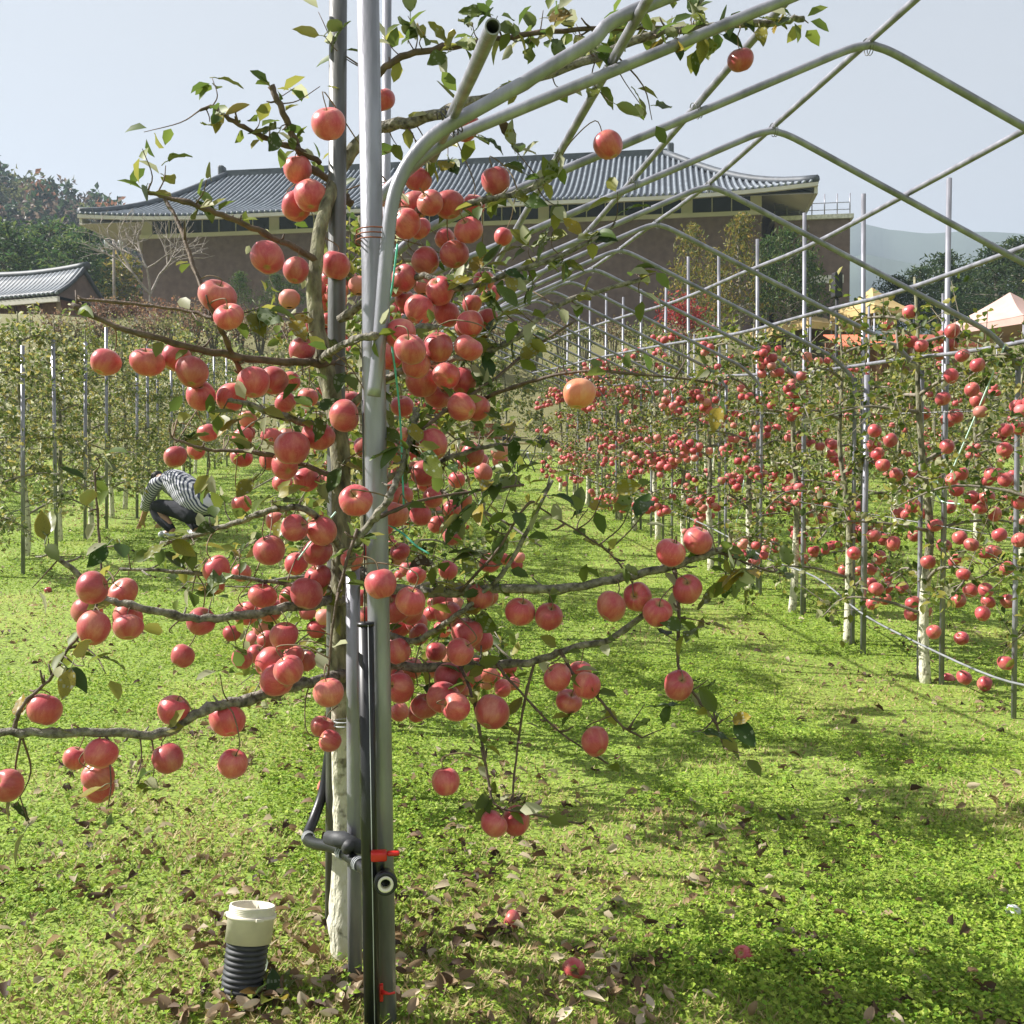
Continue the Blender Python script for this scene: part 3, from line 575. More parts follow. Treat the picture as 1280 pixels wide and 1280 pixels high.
for (px, py, dp) in HA:
    dd = SPX - np.array([px, py - dp * .55]); dist = np.hypot(dd[:, 0], dd[:, 1] * np.where(dd[:, 1] > 8, 1.8, 1.0))
    i = int(dist.argmin()); s = SAMP[i]
    Y = s[2] + random.uniform(-.07, .07) + (0 if dp >= 30 else .25)
    if dp < 26: Y += .25
    if (px, py) in FRONT: Y = min(Y, 2.30) if px > 430 else min(Y, 2.6)
    elif 440 < px < 492 and dp < 36: Y = max(Y, 2.62)
    # keep apples from sinking into each other
    dia = min(.097, max(.074, dp * Y * .985 / F)) if dp >= 30 else min(.092, max(.06, dp * Y / F))
    Y0 = Y; ok_ = False
    for t_ in range(26):
        Y = Y0 + (.03 * ((t_ + 1) // 2)) * (1 if t_ % 2 else -1); c = P(px, py, Y)
        if (px, py) not in FRONT and 436 < px < 500 and Y < 2.52: continue
        if all((c - q).length > (dia + e) * .485 for q, e in used_spots): ok_ = True; break
    if not ok_ and (px, py, dp) in EXTRA: continue
    if not ok_: Y = Y0 + .3; c = P(px, py, Y)
    used_spots.append((c, dia))
    d3 = [(t[3] - c - Vector((0, 0, dia * .6))).length for t in SAMP]; t = SAMP[int(np.argmin(d3))]
    bd = BR[t[4]][0] if t[4] >= 0 else 'the trunk of the front tree'
    make_apple(c, dia, t[3], 'ripe red apple hanging from ' + bd, 'apples on ' + bd)
c = P(724, 492, 2.36); make_apple(c, .079, P(727, 465, 2.4), 'pale orange apple hanging alone from the long bare twig', None, 'appleor', .15)

LC = [(180,165,4),(207,207,3),(178,186,2),(265,97,4),(277,142,3),(262,152,2),(368,110,2),(400,108,1),(350,160,3),(325,150,3),(245,250,2),(258,225,1),(187,235,2),(398,15,3),(405,45,3),(478,45,4),(505,35,4),(530,42,4),(510,20,2),(590,28,2),(622,20,3),(642,30,4),(662,40,4),(690,45,4),(720,30,4),(760,25,4),(800,20,4),(840,20,4),(870,20,4),(900,30,3),(950,25,2),(985,25,3),(1010,28,2),(765,130,2),(800,130,3),(815,150,2),(870,60,2),(600,172,3),(640,182,4),(660,215,3),(682,230,3),(700,190,3),(620,245,3),(652,250,3),(560,200,2),(540,200,3),(520,192,3),(500,187,2),(690,290,4),(660,310,4),(640,340,4),(670,360,4),(700,330,4),(735,300,4),(720,380,2),(792,340,3),(822,340,3),(800,370,2),(772,240,2),(660,420,4),(640,450,4),(610,410,4),(620,370,4),(650,390,4),(590,462,4),(620,480,4),(600,500,3),(562,470,3),(577,520,3),(640,530,3),(600,542,3),(622,600,3),(642,590,3),(580,650,3),(612,660,3),(600,632,4),(560,640,3),(545,682,3),(530,560,3),(506,562,3),(560,582,3),(480,590,2),(600,690,3),(592,772,3),(575,792,2),(560,722,2),(540,732,2),(882,455,3),(895,500,2),(755,612,3),(735,636,3),(790,606,3),(815,622,3),(692,622,2),(762,682,1),(980,715,2),(940,710,4),(912,720,4),(900,735,4),(930,692,3),(865,790,3),(888,780,2),(830,792,1),(885,850,2),(912,895,2),(930,942,1),(934,915,1),(866,915,1),(832,910,1),(806,880,1),(625,900,2),(120,572,2),(115,602,2),(110,640,1),(145,682,2),(105,832,2),(76,830,1),(132,842,2),(40,735,1),(60,672,2),(215,525,2),(230,547,3),(270,522,2),(285,542,3),(255,602,3),(280,622,3),(270,652,3),(215,672,3),(240,682,3),(230,702,2),(200,692,2),(240,742,3),(265,747,2),(215,792,1),(275,842,1),(190,982,2),(170,972,1),(135,1010,2),(36,1030,2),(20,1006,1),(330,382,3),(345,397,3),(312,390,2),(240,402,1),(380,472,2),(395,512,3),(330,542,3),(312,552,3),(345,622,3),(360,642,2),(380,622,2),(400,602,2),(430,582,2),(470,602,2),(430,762,2),(400,742,2),(440,462,2),(405,432,2),(500,472,2),(520,462,2),(510,442,2),(470,482,2),(480,502,2),(495,552,2),(385,402,2),(620,440,3),(570,420,2),(640,640,2),(585,690,3),(610,720,2),(470,800,2),(520,860,2),(590,830,2),(440,850,2),(295,805,2),(160,690,2),(300,690,2),(320,600,2),(300,520,2),(700,260,3),(740,60,3),(820,45,3),(570,120,2),(640,110,2),(700,110,2),(600,330,3),(600,260,2),(575,345,2)]
LC += [(px, 12 + random.random() * 48, 3) for px in range(560, 930, 17)]
leaves = []
twigs = 0
for (px, py, k) in LC:
    dd = SPX - np.array([px, py]); dist = np.hypot(dd[:, 0], dd[:, 1]); i = int(dist.argmin()); s = SAMP[i]
    Y = s[2] + random.uniform(-.1, .1); c = P(px, py, Y); a = s[3]
    L = (c - a).length
    mid = a.lerp(c, .5) + Vector((random.uniform(-.15, .15), random.uniform(-.15, .15), random.uniform(-.12, .05))) * L
    tw = smooth_pts([a, mid, c], 4)
    if L > .015: MB().tube(tw, lin(.0022 if L < .2 else .003, .0011, len(tw)), 5).build('twig', M['twig'], tree, TB)
    ax = (c - a).normalized() if L > .02 else Vector((random.uniform(-1, 1), random.uniform(-1, 1), .5)).normalized()
    for q in range(k + (1 if k > 1 and random.random() < .6 else 0)):
        f = random.uniform(.6, 1.0) if q else 1; b = tw[int(f * (len(tw) - 1))] + Vector((random.uniform(-1, 1), random.uniform(-1, 1), random.uniform(-1, 1))) * .012
        d = (ax * .5 + Vector((random.gauss(0, .7), random.gauss(0, .7), random.gauss(-.15, .55)))).normalized()
        nrm = Vector((random.gauss(-.2, .5), random.gauss(-.3, .6), random.gauss(.8, .4)))
        leaves.append((b + d * .012, d, nrm, random.uniform(.052, .082)))
# spur leaves scattered along the limbs
for _ in range(400):
    s = SAMP[random.randrange(len(SAMP))]
    if s[4] < 0 or s[0] < 300 and random.random() < .6: continue
    d = Vector((random.gauss(0, .8), random.gauss(0, .8), random.gauss(.1, .7))).normalized()
    leaves.append((s[3] + d * .012, d, Vector((random.gauss(-.2, .5), random.gauss(-.3, .6), .8)), random.uniform(.04, .062)))
leaves.sort(key=lambda q: -q[3] / q[0].y)
for b, d, nr, sz in leaves[:300]:
    o = link('leaf', random.choice(LEAF), tree); o.matrix_local = leaf_matrix(b - TB, d, nr, sz)
if len(leaves) > 300:
    A = leaves[300:]; n = len(A)
    PALH = [(.09, .14, .03), (.13, .18, .035), (.16, .2, .035), (.28, .28, .06), (.4, .41, .26)]
    o = rcards('foliage', np.array([tuple(q[0] - TB) for q in A]), np.array([tuple(q[1]) for q in A]), np.array([tuple(q[2].normalized()) for q in A]), np.array([q[3] for q in A]), np.array([q[3] * .55 for q in A]), pick(PALH, n), M['foliage'], tree); o['kind'] = 'stuff'

# ------------------------------------------------------------------ orchard rows
GREENS = [(.1, .15, .025), (.15, .2, .03), (.22, .24, .045), (.3, .28, .06), (.07, .11, .02), (.38, .38, .22)]
YELLOWS = [(.15, .2, .05), (.23, .26, .07), (.3, .31, .11), (.1, .14, .035), (.44, .44, .3), (.4, .34, .1)]
def gen_tree(H, nl, spread, nleaf, pal, lsize, low=.45):
    """mesh data of one trained orchard tree around the origin"""
    mb = MB(); pts = [Vector((0, 0, -.06))]; x = y = 0
    for i in range(1, 9):
        x += random.uniform(-.03, .03); y += random.uniform(-.03, .03); pts.append(Vector((x, y, H * .93 * i / 8)))
    tpts = smooth_pts(pts, 3); mb.tube(tpts, lin(.037, .008, len(tpts)), 9, wob=.06); tm = mb.mesh('trunk', M['rowtrunk'])
    limbs = []; samp = []; lp = []
    for i in range(nl):
        f = (i + random.random()) / nl; z = low + (H * .88 - low) * f; k = min(int(z / (H * .93) * (len(tpts) - 1)), len(tpts) - 1); b = tpts[k]
        a = i * 2.4 + random.uniform(-.5, .5); L = spread * (1.05 - .5 * f) * random.uniform(.7, 1.15); d = Vector((math.cos(a), math.sin(a), 0))
        up = random.uniform(.05, .4); q = [b, b + d * L * .35 + Vector((0, 0, L * up * .5)), b + d * L * .7 + Vector((random.uniform(-.08, .08), random.uniform(-.08, .08), L * up * .55)), b + d * L + Vector((random.uniform(-.1, .1), random.uniform(-.1, .1), L * (up * .3 - .12)))]
        s = smooth_pts(q, 4); lm = MB().tube(s, lin(.014, .004, len(s)), 6, wob=.05); samp += s[3:]
        lp += s[2:]
        for _ in range(5):
            c = random.choice(s[3:]); e = c + Vector((random.gauss(0, .16), random.gauss(0, .16), random.gauss(.04, .16))); mm = c.lerp(e, .5) + Vector((0, 0, random.uniform(-.03, .05)))
            ss_ = smooth_pts([c, mm, e], 3); lm.tube(ss_, lin(.004, .0018, len(ss_)), 4); lp += ss_[2:]; samp += ss_[3:]
        limbs.append(lm.mesh('limb', M['rowlimb']))
    lp += tpts[-7:]; n = nleaf; P0 = np.array([tuple(p) for p in lp])
    c = P0[rng.integers(len(P0), size=n)] + rng.normal(0, .035, (n, 3)); d = unit(n); nr = unit(n, 1.2)
    ln = rng.uniform(.7, 1.15, n) * lsize
    o = rcards('foliage', c, d, nr, ln, ln * .58, pick(pal, n), M['foliage']); fm = o.data; bpy.data.objects.remove(o)
    return dict(trunk=tm, limbs=limbs, foliage=fm, samp=samp)
M['rowtrunk'] = trunkmat(); M['rowtrunk'].name = 'row_tree_trunk'
M['rowlimb'] = mat('row_limb_bark', (.19, .165, .13, 1), .85, 0, .35, 30, .4, 80)
KB = [gen_tree(2.8, 14, .85, 1350, GREENS, .058) for _ in range(5)]
KL = [gen_tree(2.9, 15, .9, 2400, YELLOWS, .06) for _ in range(5)]
KF = [gen_tree(2.8, 12, .95, 1800, YELLOWS, .08) for _ in range(4)]
ROWAP = []                          # candidates (pos, dia, anchor, label, group)
def plant(x, y, kit, label, group, nap=0, aplabel=None, apgroup=None, sc=1., detail=True):
    z = ground(x, y); rz = random.uniform(0, 6.28); t = thing('apple_tree', (x, y, z), label, 'tree', group, rz); s = sc * random.uniform(.93, 1.06); t.scale = (s, s, s)
    link('trunk', kit['trunk'], t)
    if detail:
        for l in kit['limbs']: link('limb', l, t)
    else:
        for l in kit['limbs'][::2]: link('limb', l, t)
    f = link('foliage', kit['foliage'], t); f['kind'] = 'stuff'
    Mx = Matrix.Translation((x, y, z)) @ Matrix.Rotation(rz, 4, 'Z') @ Matrix.Scale(s, 4)
    S = [Mx @ p for p in kit['samp']]
    done = 0
    while done < nap:
        a = random.choice(S); k = random.choice((1, 2, 3, 4, 5, 6))
        for q in range(k):
            dia = random.uniform(.076, .092); c = a + Vector((random.gauss(0, .07), random.gauss(0, .07), -random.uniform(.05, .17)))
            ROWAP.append((c, dia, a, aplabel, apgroup)); done += 1
    return S
B_LAB = 'apple tree hung with red fruit in the row across the grass alley'; BG = 'apple trees in the laden row across the alley'
SB = []
by = [5.02, 6.18, 7.25] + [8.3 + 1.06 * i for i in range(11)]
for i, y in enumerate(by):
    x = RS + random.uniform(-.04, .04) + (.06 if i == 0 else 0); lab = B_LAB
    n = 6 if i < 3 else (110 if i < 6 else 100)
    lab = ORD[i] + ' fruit-laden apple tree from the open end of the row across the alley'
    S = plant(x, y, KB[i % 5], lab, BG, n, 'red apple on the %s tree from the open end of the laden row' % ORD[i], 'apples on the %s laden tree' % ORD[i])
    if i < 4: SB += S
# apples of the first laden trees, read off the photograph
ZB = [(497,160),(430,197),(584,233),(613,252),(618,215),(582,278),(647,285),(690,312),(615,343),(536,449),(591,408),(675,382),(690,412),(605,470),(628,458),(603,545),(768,553),(770,497),(805,490),(396,500),(442,527),(394,540),(386,580),(405,565),(420,598),(458,625),(512,622),(321,618),(298,633),(347,717),(277,540),(505,715),(492,738),(541,735),(467,735),(570,770),(511,797),(612,717),(615,640),(643,622),(630,668),(677,690),(718,690),(697,720),(730,625),(770,640),(740,738),(753,797),(810,705),(810,812),(713,850),(672,825),(640,805),(595,828),(628,872),(549,875),(650,910),(670,955),(714,955),(635,985),(720,988),(775,893),(777,987),(705,1022),(337,850),(310,898),(352,900),(366,785),(403,778),(345,802),(393,800),(420,810),(449,822),(412,860),(385,895),(385,935),(430,948),(400,953),(425,980),(475,948),(390,992),(505,990),(500,1025),(540,1015),(565,1075),(645,1093),(770,1163),(652,1205),(605,1212),(711,1223),(737,845)]
SBN = np.array([tuple(p) for p in SB])
for zx, zy in ZB:
    px, py = 920 + zx * .4374, 320 + zy * .4374
    c = PX(px, py, RS + random.uniform(-.3, .35)); dd = SBN - np.array(tuple(c + Vector((0, 0, .1)))); d = (dd ** 2).sum(1); a = SB[int(d.argmin())]
    D = proj(c)[2]; ti = min(range(len(by)), key=lambda q: abs(by[q] - a.y))
    make_apple(c, min(.1, 18.5 * D / F), a, 'red apple on the %s tree from the open end of the laden row' % ORD[ti], 'apples on the %s laden tree' % ORD[ti])
A_LAB_ = 'apple tree in line behind the front tree'; AG = 'apple trees in line behind the front tree'
for i, y in enumerate([4.35, 5.5] + [6.7 + 1.1 * i for i in range(18)]):
    plant(random.uniform(-.05, .05), y, (KB if i % 2 or i < 4 else KL)[(i * 2) % 5], ORD[i] + ' apple tree in line behind the front tree', AG, 55 if i < 3 else 30, 'small red apple on the %s tree behind the front tree' % ORD[i], 'apples on the %s tree behind the front one' % ORD[i])
for i in range(21):
    y = 7.2 + 1.02 * i; plant(2 * RS + random.uniform(-.1, .1), y, KB[(i + 2) % 5], ORD[i] + ' apple tree from the open end of the second row beyond the alley', 'apple trees in the second row beyond the alley', 30, 'small red apple in the second row beyond the alley', 'apples in the second row', detail=i < 5)
for i in range(17):
    y = 10 + 1.1 * i; plant(3 * RS + random.uniform(-.1, .1), y, KF[i % 4], ORD[i] + ' leafy apple tree from the open end of the row before the tents', 'apple trees in the far row', 12, 'small red apple in the far row before the tents', 'apples in the far row', detail=False)
for r, y0, n, stp in ((-1, 10.7, 17, 1.08), (-2, 12.5, 13, 1.3), (-3, 18, 9, 1.4), (-4, 22, 6, 1.5)):
    for i in range(n):
        y = y0 + stp * i; lab = {-1: 'picked apple tree with yellow-green leaves in the row beyond the striped shirt', -2: 'picked yellow-green apple tree in the second picked row', -3: 'picked yellow-green apple tree in the third picked row', -4: 'picked yellow-green apple tree nearest the small tiled hall'}[r]
        plant(r * RS + random.uniform(-.1, .1), y, (KL if r == -1 else KF)[i % (5 if r == -1 else 4)], ORD[i] + ' ' + lab, 'picked apple trees row %d' % -r, detail=r == -1 and i < 8)
for i in range(15):
    plant(-13.5 + i * 1.35 + random.uniform(-.15, .15), 29.6 + random.uniform(-.5, .5), KF[i % 4], ORD[i] + ' leafy apple tree along the foot of the bank from the small hall', 'apple trees along the foot of the bank', sc=1.4, detail=False)
# the 300 largest apples stay individuals, the rest is one mass
ROWAP.sort(key=lambda q: -q[1] / (proj(q[0])[2]) if 0 < proj(q[0])[0] < 1280 else 0)
room = 300 - n_apple
for c, dia, a, lab, grp in ROWAP[:max(0, room)]: make_apple(c, dia, a, lab, grp)
rest = ROWAP[max(0, room):]
bm = apple_mesh(3, None, 8, 6); av = np.array([tuple(p) for p in bm.v]); af = []
for f in bm.f: af += [(f[0], f[1], f[2]), (f[0], f[2], f[3])]
af = np.array(af); n = len(rest); C = np.array([tuple(q[0]) for q in rest]); Dm = np.array([q[1] for q in rest])
V = (C[:, None, :] + av[None] * Dm[:, None, None]).reshape(-1, 3); FI = (np.arange(n)[:, None, None] * len(av) + af[None]).reshape(-1, 3)
m = leafmat('far_apple_skin', attr='Col', trans=0.02, rough=.45)
tag(npmesh('distant_apples', V, FI, np.repeat(pick([(.5, .105, .11), (.56, .15, .15), (.43, .075, .08), (.58, .22, .18)], n), len(av), 0), m, smooth=True), 'many small red apples further along the tree rows', None, None, 'stuff')

# support posts of the rows
def rowpost(x, y, h, r, label, group, m='galv'):
    z = ground(x, y); lx, ly = random.uniform(-.03, .03), random.uniform(-.03, .03); p = Vector((x, y, z - .1))
    solid('steel_post', MB().tube([p, p + Vector((lx, ly, h + .1))], r, 8), M[m], label, 'post', group, org=p)
for i, y in enumerate(by[:14]): rowpost(RS + .08, y - .05, 3.45 + random.uniform(-.1, .1), .018, 'tall slim post beside the %s laden tree across the alley' % ORD[i], 'posts of the laden row')
rowpost(RS - .05, 6.95, 2.1, .022, 'slanting post beside the hoop leg in the laden row', None)
for i in range(10): rowpost(0.08, 5.6 + 1.9 * i, 2.9, .018, ORD[i] + ' slim post in line behind the front tree', 'posts behind the front tree')
for i in range(10): rowpost(2 * RS, 8 + 2 * i, 3.3, .018, ORD[i] + ' slim post of the second row beyond the alley', 'posts of the second row')
for i in range(16): rowpost(-RS + .3 + random.uniform(-.1, .1), 10.75 + 1.08 * i, random.uniform(2.3, 2.75), .021, ORD[i] + ' galvanized post in the picked row beyond the striped shirt', 'posts of the picked row', 'galv')
for i in range(12): rowpost(-2 * RS + random.uniform(-.1, .1), 12.6 + 1.35 * i, random.uniform(2.5, 2.8), .024, ORD[i] + ' galvanized post in the second picked row', 'posts of the second picked row')
for i in range(9): rowpost(-3 * RS + random.uniform(-.1, .1), 18.1 + 1.4 * i, random.uniform(2.5, 2.8), .026, ORD[i] + ' galvanized post in the third picked row', 'posts of the third picked row')
for i in range(9): rowpost(-11.5 + i * 1.05, 30.5 + random.uniform(-.3, .3), 2.4, .03, 'pale post standing at the foot of the grass bank', 'posts at the foot of the bank')

# ------------------------------------------------------------------ irrigation gear at the front post
p0, p1 = P(466, 1330, 2.385), P(457, 780, 2.385)
it = thing('irrigation_tube', p0, 'black vertical tube with a thin white line strapped to the thick post', 'tube')
MB().tube([p0, p0.lerp(p1, .5), p1], .0195, 18).build('tube_body', M['black'], it, p0)
off = Vector((.006, -.0193, 0)); MB().tube([p0 + off, p1 + off], .0011, 5).build('stripe', M['line'], it, p0)
MB().tube([p1 + Vector((0, 0, -.004)), p1 + Vector((0, 0, .004))], .0208, 18).build('rim', M['black'], it, p0)
solid('wire', MB().tube(smooth_pts([P(456, 782, 2.385), P(455, 640, 2.39), P(453, 500, 2.40)], 4), .0016, 5), M['black'], 'thin black wire running up the thick post from the black tube', 'wire', org=P(456, 782, 2.385))
pp = [P(413, 930, 3.0), P(405, 985, 2.98), P(393, 1022, 2.93), P(384, 1046, 2.86), P(392, 1054, 2.78), P(420, 1060, 2.66), P(446, 1078, 2.54), P(470, 1098, 2.4), P(481, 1106, 2.33)]
dp = thing('drip_pipe', pp[0], 'black water pipe bent around the trunk and ending in a valve', 'pipe')
MB().tube(smooth_pts(pp, 5), .0155, 14).build('pipe_body', M['black'], dp, pp[0])
for q, (a, b) in enumerate(((3, .0), (5, .2), (6, .0), (6, .6))):
    c = pp[a].lerp(pp[a + 1], b); ax = (pp[a + 1] - pp[a]).normalized(); aa = ax.orthogonal().normalized(); bb = ax.cross(aa)
    MB().tube([c + aa * math.cos(t) * .0175 + bb * math.sin(t) * .0175 + ax * t * .0016 for t in np.linspace(0, 18.8, 40)], .0018, 5).build('twine_wrap', M['cable'], dp, pp[0])
off = Vector((0, -.0165, .005)); MB().tube([p + off for p in smooth_pts(pp[4:8], 4)], .0011, 4).build('stripe', M['line'], dp, pp[0])
c = P(432, 1056, 2.6); jm = MB().tube([c + Vector((-.05, .03, .012)), c + Vector((-.01, .0, .014)), c + Vector((.045, -.03, .0))], [.017, .023, .016], 12); jm.tube([c + Vector((.005, -.03, .0)), c + Vector((.01, -.055, .02))], [.016, .014], 10)
jm.build('tee_joint', M['blackrib'], dp, pp[0])
vc = P(482, 1105, 2.31); vd = (CAM - vc).normalized(); vd.z *= .3; vd.normalize(); q = vd.to_track_quat('Z', 'Y').to_matrix().to_4x4(); VM = Matrix.Translation(vc) @ q
va = thing('ball_valve', vc, 'black ball valve with white ring and red lever', 'valve')
MB().lathe([(.012, -.07), (.02, -.07), (.021, -.03), (.027, -.028), (.028, -.004), (.026, .004), (.019, .004), (.019, -.002)], 24, VM).build('body', M['black'], va, vc)
MB().lathe([(.0185, .002), (.0185, .007), (.0125, .007), (.0115, .0), (.0115, -.03)], 24, VM).build('inner_ring', M['pvc'], va, vc)
MB().lathe([(.0115, -.028), (.0001, -.03)], 20, VM).build('bore', M['hole'], va, vc)
MB().tube([vc + Vector((-.01, .045, .015)), vc + Vector((-.01, .04, .05))], .009, 10).build('valve_neck', M['black'], va, vc)
hb = MB(); hb.box((-.026, -.014, -.006), (.012, .014, .016), Matrix.Translation(vc + Vector((-.008, .035, .05)))); hb.box((.012, -.009, .004), (.042, .009, .014), Matrix.Translation(vc + Vector((-.008, .035, .05))))
hb.build('lever', M['red'], va, vc, True, .004)
c = P(480, 1239, 2.40); rb = MB(); rb.box((-.016, -.012, -.02), (-.002, .0, .02), Matrix.Translation(c)); rb.tube([c + Vector((-.004, -.012, .004)), c + Vector((.012, -.026, .006)), c + Vector((.026, -.018, .004))], [.006, .003, .0035], 6)
solid('plastic_clip', rb, M['red'], 'small red plastic clip low on the thick post', 'clip', org=c, bevel=.002)
# corrugated drain pipe with cream threaded cap
g0 = gnd(301, 1246); ax = ((P(315, 1128, g0.y) - P(301, 1248, g0.y)).normalized() + Vector((0, .22, 0))).normalized(); px_m = F / proj(g0)[2]
q = ax.to_track_quat('Z', 'Y').to_matrix().to_4x4(); DM = Matrix.Translation(g0) @ q
Lr = 71 / px_m; Lc = 38 / px_m; rr = 26 / px_m
dr = thing('drain_pipe', g0, 'black corrugated drain pipe with a cream threaded collar standing in the grass', 'pipe')
prof = [(rr * .93, -.1)]; nr = 11
for i in range(nr):
    z0 = Lr * i / nr; d = Lr / nr; w = rr * random.uniform(.985, 1.015)
    prof += [(rr * .9, z0 + .05 * d), (w, z0 + .22 * d), (w, z0 + .72 * d), (rr * .9, z0 + .92 * d)]
MB().lathe(prof, 36, DM).build('corrugated_pipe', M['blackrib'], dr, g0)
R2 = rr * 1.1
cp = [(R2 * .8, Lr - .01), (R2, Lr - .012), (R2 * 1.01, Lr + Lc * .6), (R2 * 1.09, Lr + Lc * .62), (R2 * 1.09, Lr + Lc * .7), (R2 * .99, Lr + Lc * .72)]
for i in range(4): z0 = Lr + Lc * (.75 + .055 * i); cp += [(R2 * .985, z0), (R2 * 1.01, z0 + Lc * .02), (R2 * .985, z0 + Lc * .045)]
cp += [(R2 * .99, Lr + Lc), (R2 * .9, Lr + Lc), (R2 * .88, Lr)]
MB().lathe(cp, 40, DM).build('threaded_collar', M['pvc'], dr, g0)
for a in (.4, 2.5, 4.2): MB().box((R2 * 1.02, -.011, Lr + Lc * .6), (R2 * 1.17, .011, Lr + Lc * .71), DM @ Matrix.Rotation(a, 4, 'Z')).build('lug', M['pvc'], dr, g0, False, .002)
MB().lathe([(rr * .86, Lr - .03), (.0001, Lr - .06)], 24, DM).build('bore', M['hole'], dr, g0)

# twine strings
def string(pts, label, m='twine', r=.0028, group=None):
    solid('twine', MB().tube(smooth_pts(pts, 6), r, 5), M[m], label, 'twine', group, org=Vector(pts[0]))
string([P(497, 305, 2.5), P(490, 360, 2.52), P(483, 395, 2.55), P(491, 440, 2.58), P(500, 520, 2.6), P(505, 640, 2.6)], 'green twine hanging beside the thick post among the apples')
string([P(485, 655, 2.55), P(505, 668, 2.5), P(520, 682, 2.48), P(536, 692, 2.46)], 'short green twine end poking out right of the thick post')
string([P(420, 640, 2.7), P(395, 670, 2.68), P(372, 700, 2.66)], 'pale green twine slanting past the trunk', 'twinep')
string([PX(1257, 430, RS - .1), PX(1215, 530, RS - .15), PX(1180, 612, RS - .2)], 'pale green guy string slanting down across the laden row', 'twinep', .005)
string([PX(1180, 612, RS - .2), PX(1168, 600, RS - .2), PX(1175, 625, RS - .2), PX(1200, 630, RS - .2)], 'looped pale green knot of string in the laden row', 'twinep', .005)
for i, (px, py, h) in enumerate([(788, 480, 60), (893, 560, 50), (930, 600, 55), (812, 500, 40), (945, 470, 45)]):
    string([PX(px, py, RS + .1), PX(px - 4, py + h * .5, RS + .1), PX(px - 10, py + h, RS + .1)], 'pale green string hanging in the laden row', 'twinep', .006, 'strings in the laden row')
# sagging hose along the laden row
hp = [(RS - .15, 4.6, .28), (RS - .1, 5.3, .24), (RS - .12, 6.2, .3), (RS - .1, 6.9, .33), (RS - .12, 7.6, .45), (RS - .1, 8.6, .42), (RS - .12, 9.6, .5), (RS - .1, 11, .5), (RS - .1, 14, .5), (RS - .1, 18, .5)]
solid('drip_hose', MB().tube(smooth_pts([(a, b, ground(a, b) + c) for a, b, c in hp], 5), .0075, 7), M['hose'], 'grey hose sagging along the foot of the laden tree row', 'hose', org=Vector((RS - .15, 4.6, .28)))
for k, zz in enumerate((1.0, 1.75)):
    solid('trellis_wire', MB().tube([(RS, y, ground(RS, y) + zz) for y in (4.5, 8, 12, 16, 22)], .004, 5), M['galvdull'], 'thin trellis wire strung through the laden row', 'wire', 'trellis wires', org=Vector((RS, 4.5, zz)))
    solid('trellis_wire', MB().tube([(-RS, y, ground(-RS, y) + zz - .4) for y in (10.5, 14, 18, 26)], .005, 5), M['galvdull'], 'thin trellis wire strung through the picked row', 'wire', 'trellis wires in the picked row', org=Vector((-RS, 10.5, zz)))

# ------------------------------------------------------------------ fallen leaves and windfalls
FLM = []
for s in range(8):
    rr_ = random.Random(s); mb = MB(); nl, nw = 5, 4; cu = rr_.uniform(-.5, .9); fo = rr_.uniform(.2, 1.1); tw = rr_.uniform(-1, 1)
    for i in range(nl + 1):
        for j in range(nw + 1):
            t = i / nl; sdv = (j / nw - .5) * 2; w = .3 * math.sin(math.pi * (t * .9 + .05)) ** .8; mb.v.append(Vector((sdv * w * (1 - fo * .25), t - .5, abs(sdv) ** 1.4 * w * fo + cu * (t - .5) ** 2 + tw * sdv * w * (t - .5) + .05)))
    for i in range(nl):
        for j in range(nw): a = i * (nw + 1) + j; mb.f.append((a, a + 1, a + nw + 2, a + nw + 1)); mb.m.append(0)
    FLM.append(mb.mesh('fallen_leaf', M['fallen']))
def litter(n):
    x, y, D = sward(n, 2.2, 17, R(34)); dry, row = dryness(x, y)
    k = rng.random(n) < np.clip(.10 + 1.1 * np.exp(-(row / .8) ** 2) * (fbm(x * 1.3 + 20, y * 1.3) > .42) + (fbm(x * .8 + 3, y * .8 + 30) > .6) * .4, 0, 1); return x[k], y[k], D[k]
x, y, D = litter(6500); o_ = np.argsort(D); x, y, D = x[o_], y[o_], D[o_]
big = 260
for i in range(big):
    o = link('fallen_leaf', FLM[i % 8], None, (x[i], y[i], ground(x[i], y[i]) + random.uniform(.008, .028)))
    s = random.uniform(.035, .062); o.scale = (s, s, s); o.rotation_euler = (random.gauss(0, .45), random.gauss(0, .45), random.uniform(0, 6.28))
    tag(o, 'dry curled brown leaf lying on the turf', 'leaf', 'fallen leaves on the turf')
x, y, D = x[big:], y[big:], D[big:]; n = len(x)
ang = rng.uniform(0, 6.28, n); d = np.stack([np.cos(ang), np.sin(ang), rng.normal(0, .25, n)], 1); d /= np.linalg.norm(d, axis=1)[:, None]; ln = rng.uniform(.035, .06, n)
tag(rcards('leaf_litter', np.stack([x, y, gv(x, y) + rng.uniform(.01, .03, n)], 1), d, unit(n, 1.5), ln, ln * .55, pick([(.1, .06, .03), (.3, .21, .12), (.48, .4, .28), (.06, .035, .02), (.2, .13, .07)], n), M['grass'], fold=.4, curl=.4), 'dry brown leaf litter scattered over the turf', None, None, 'stuff')
for px, py, dp_, lab in ((640, 1152, 22, 'pale windfall apple half sunk in the clover'), (930, 1198, 20, 'brownish windfall apple out on the mown alley'), (717, 1212, 26, 'red windfall apple among dead leaves in the clover'), (408, 985, 24, 'windfall apple on dry grass behind the bent black pipe'), (60, 738, 9, 'tiny windfall apple on the lawn towards the picked row')):
    g = gnd(px, py + dp_ * .3); di = min(.085, max(.06, dp_ * proj(g)[2] / F)); make_apple(g + Vector((0, 0, di * .33)), di, None, lab, None, 'apple', 1.0)
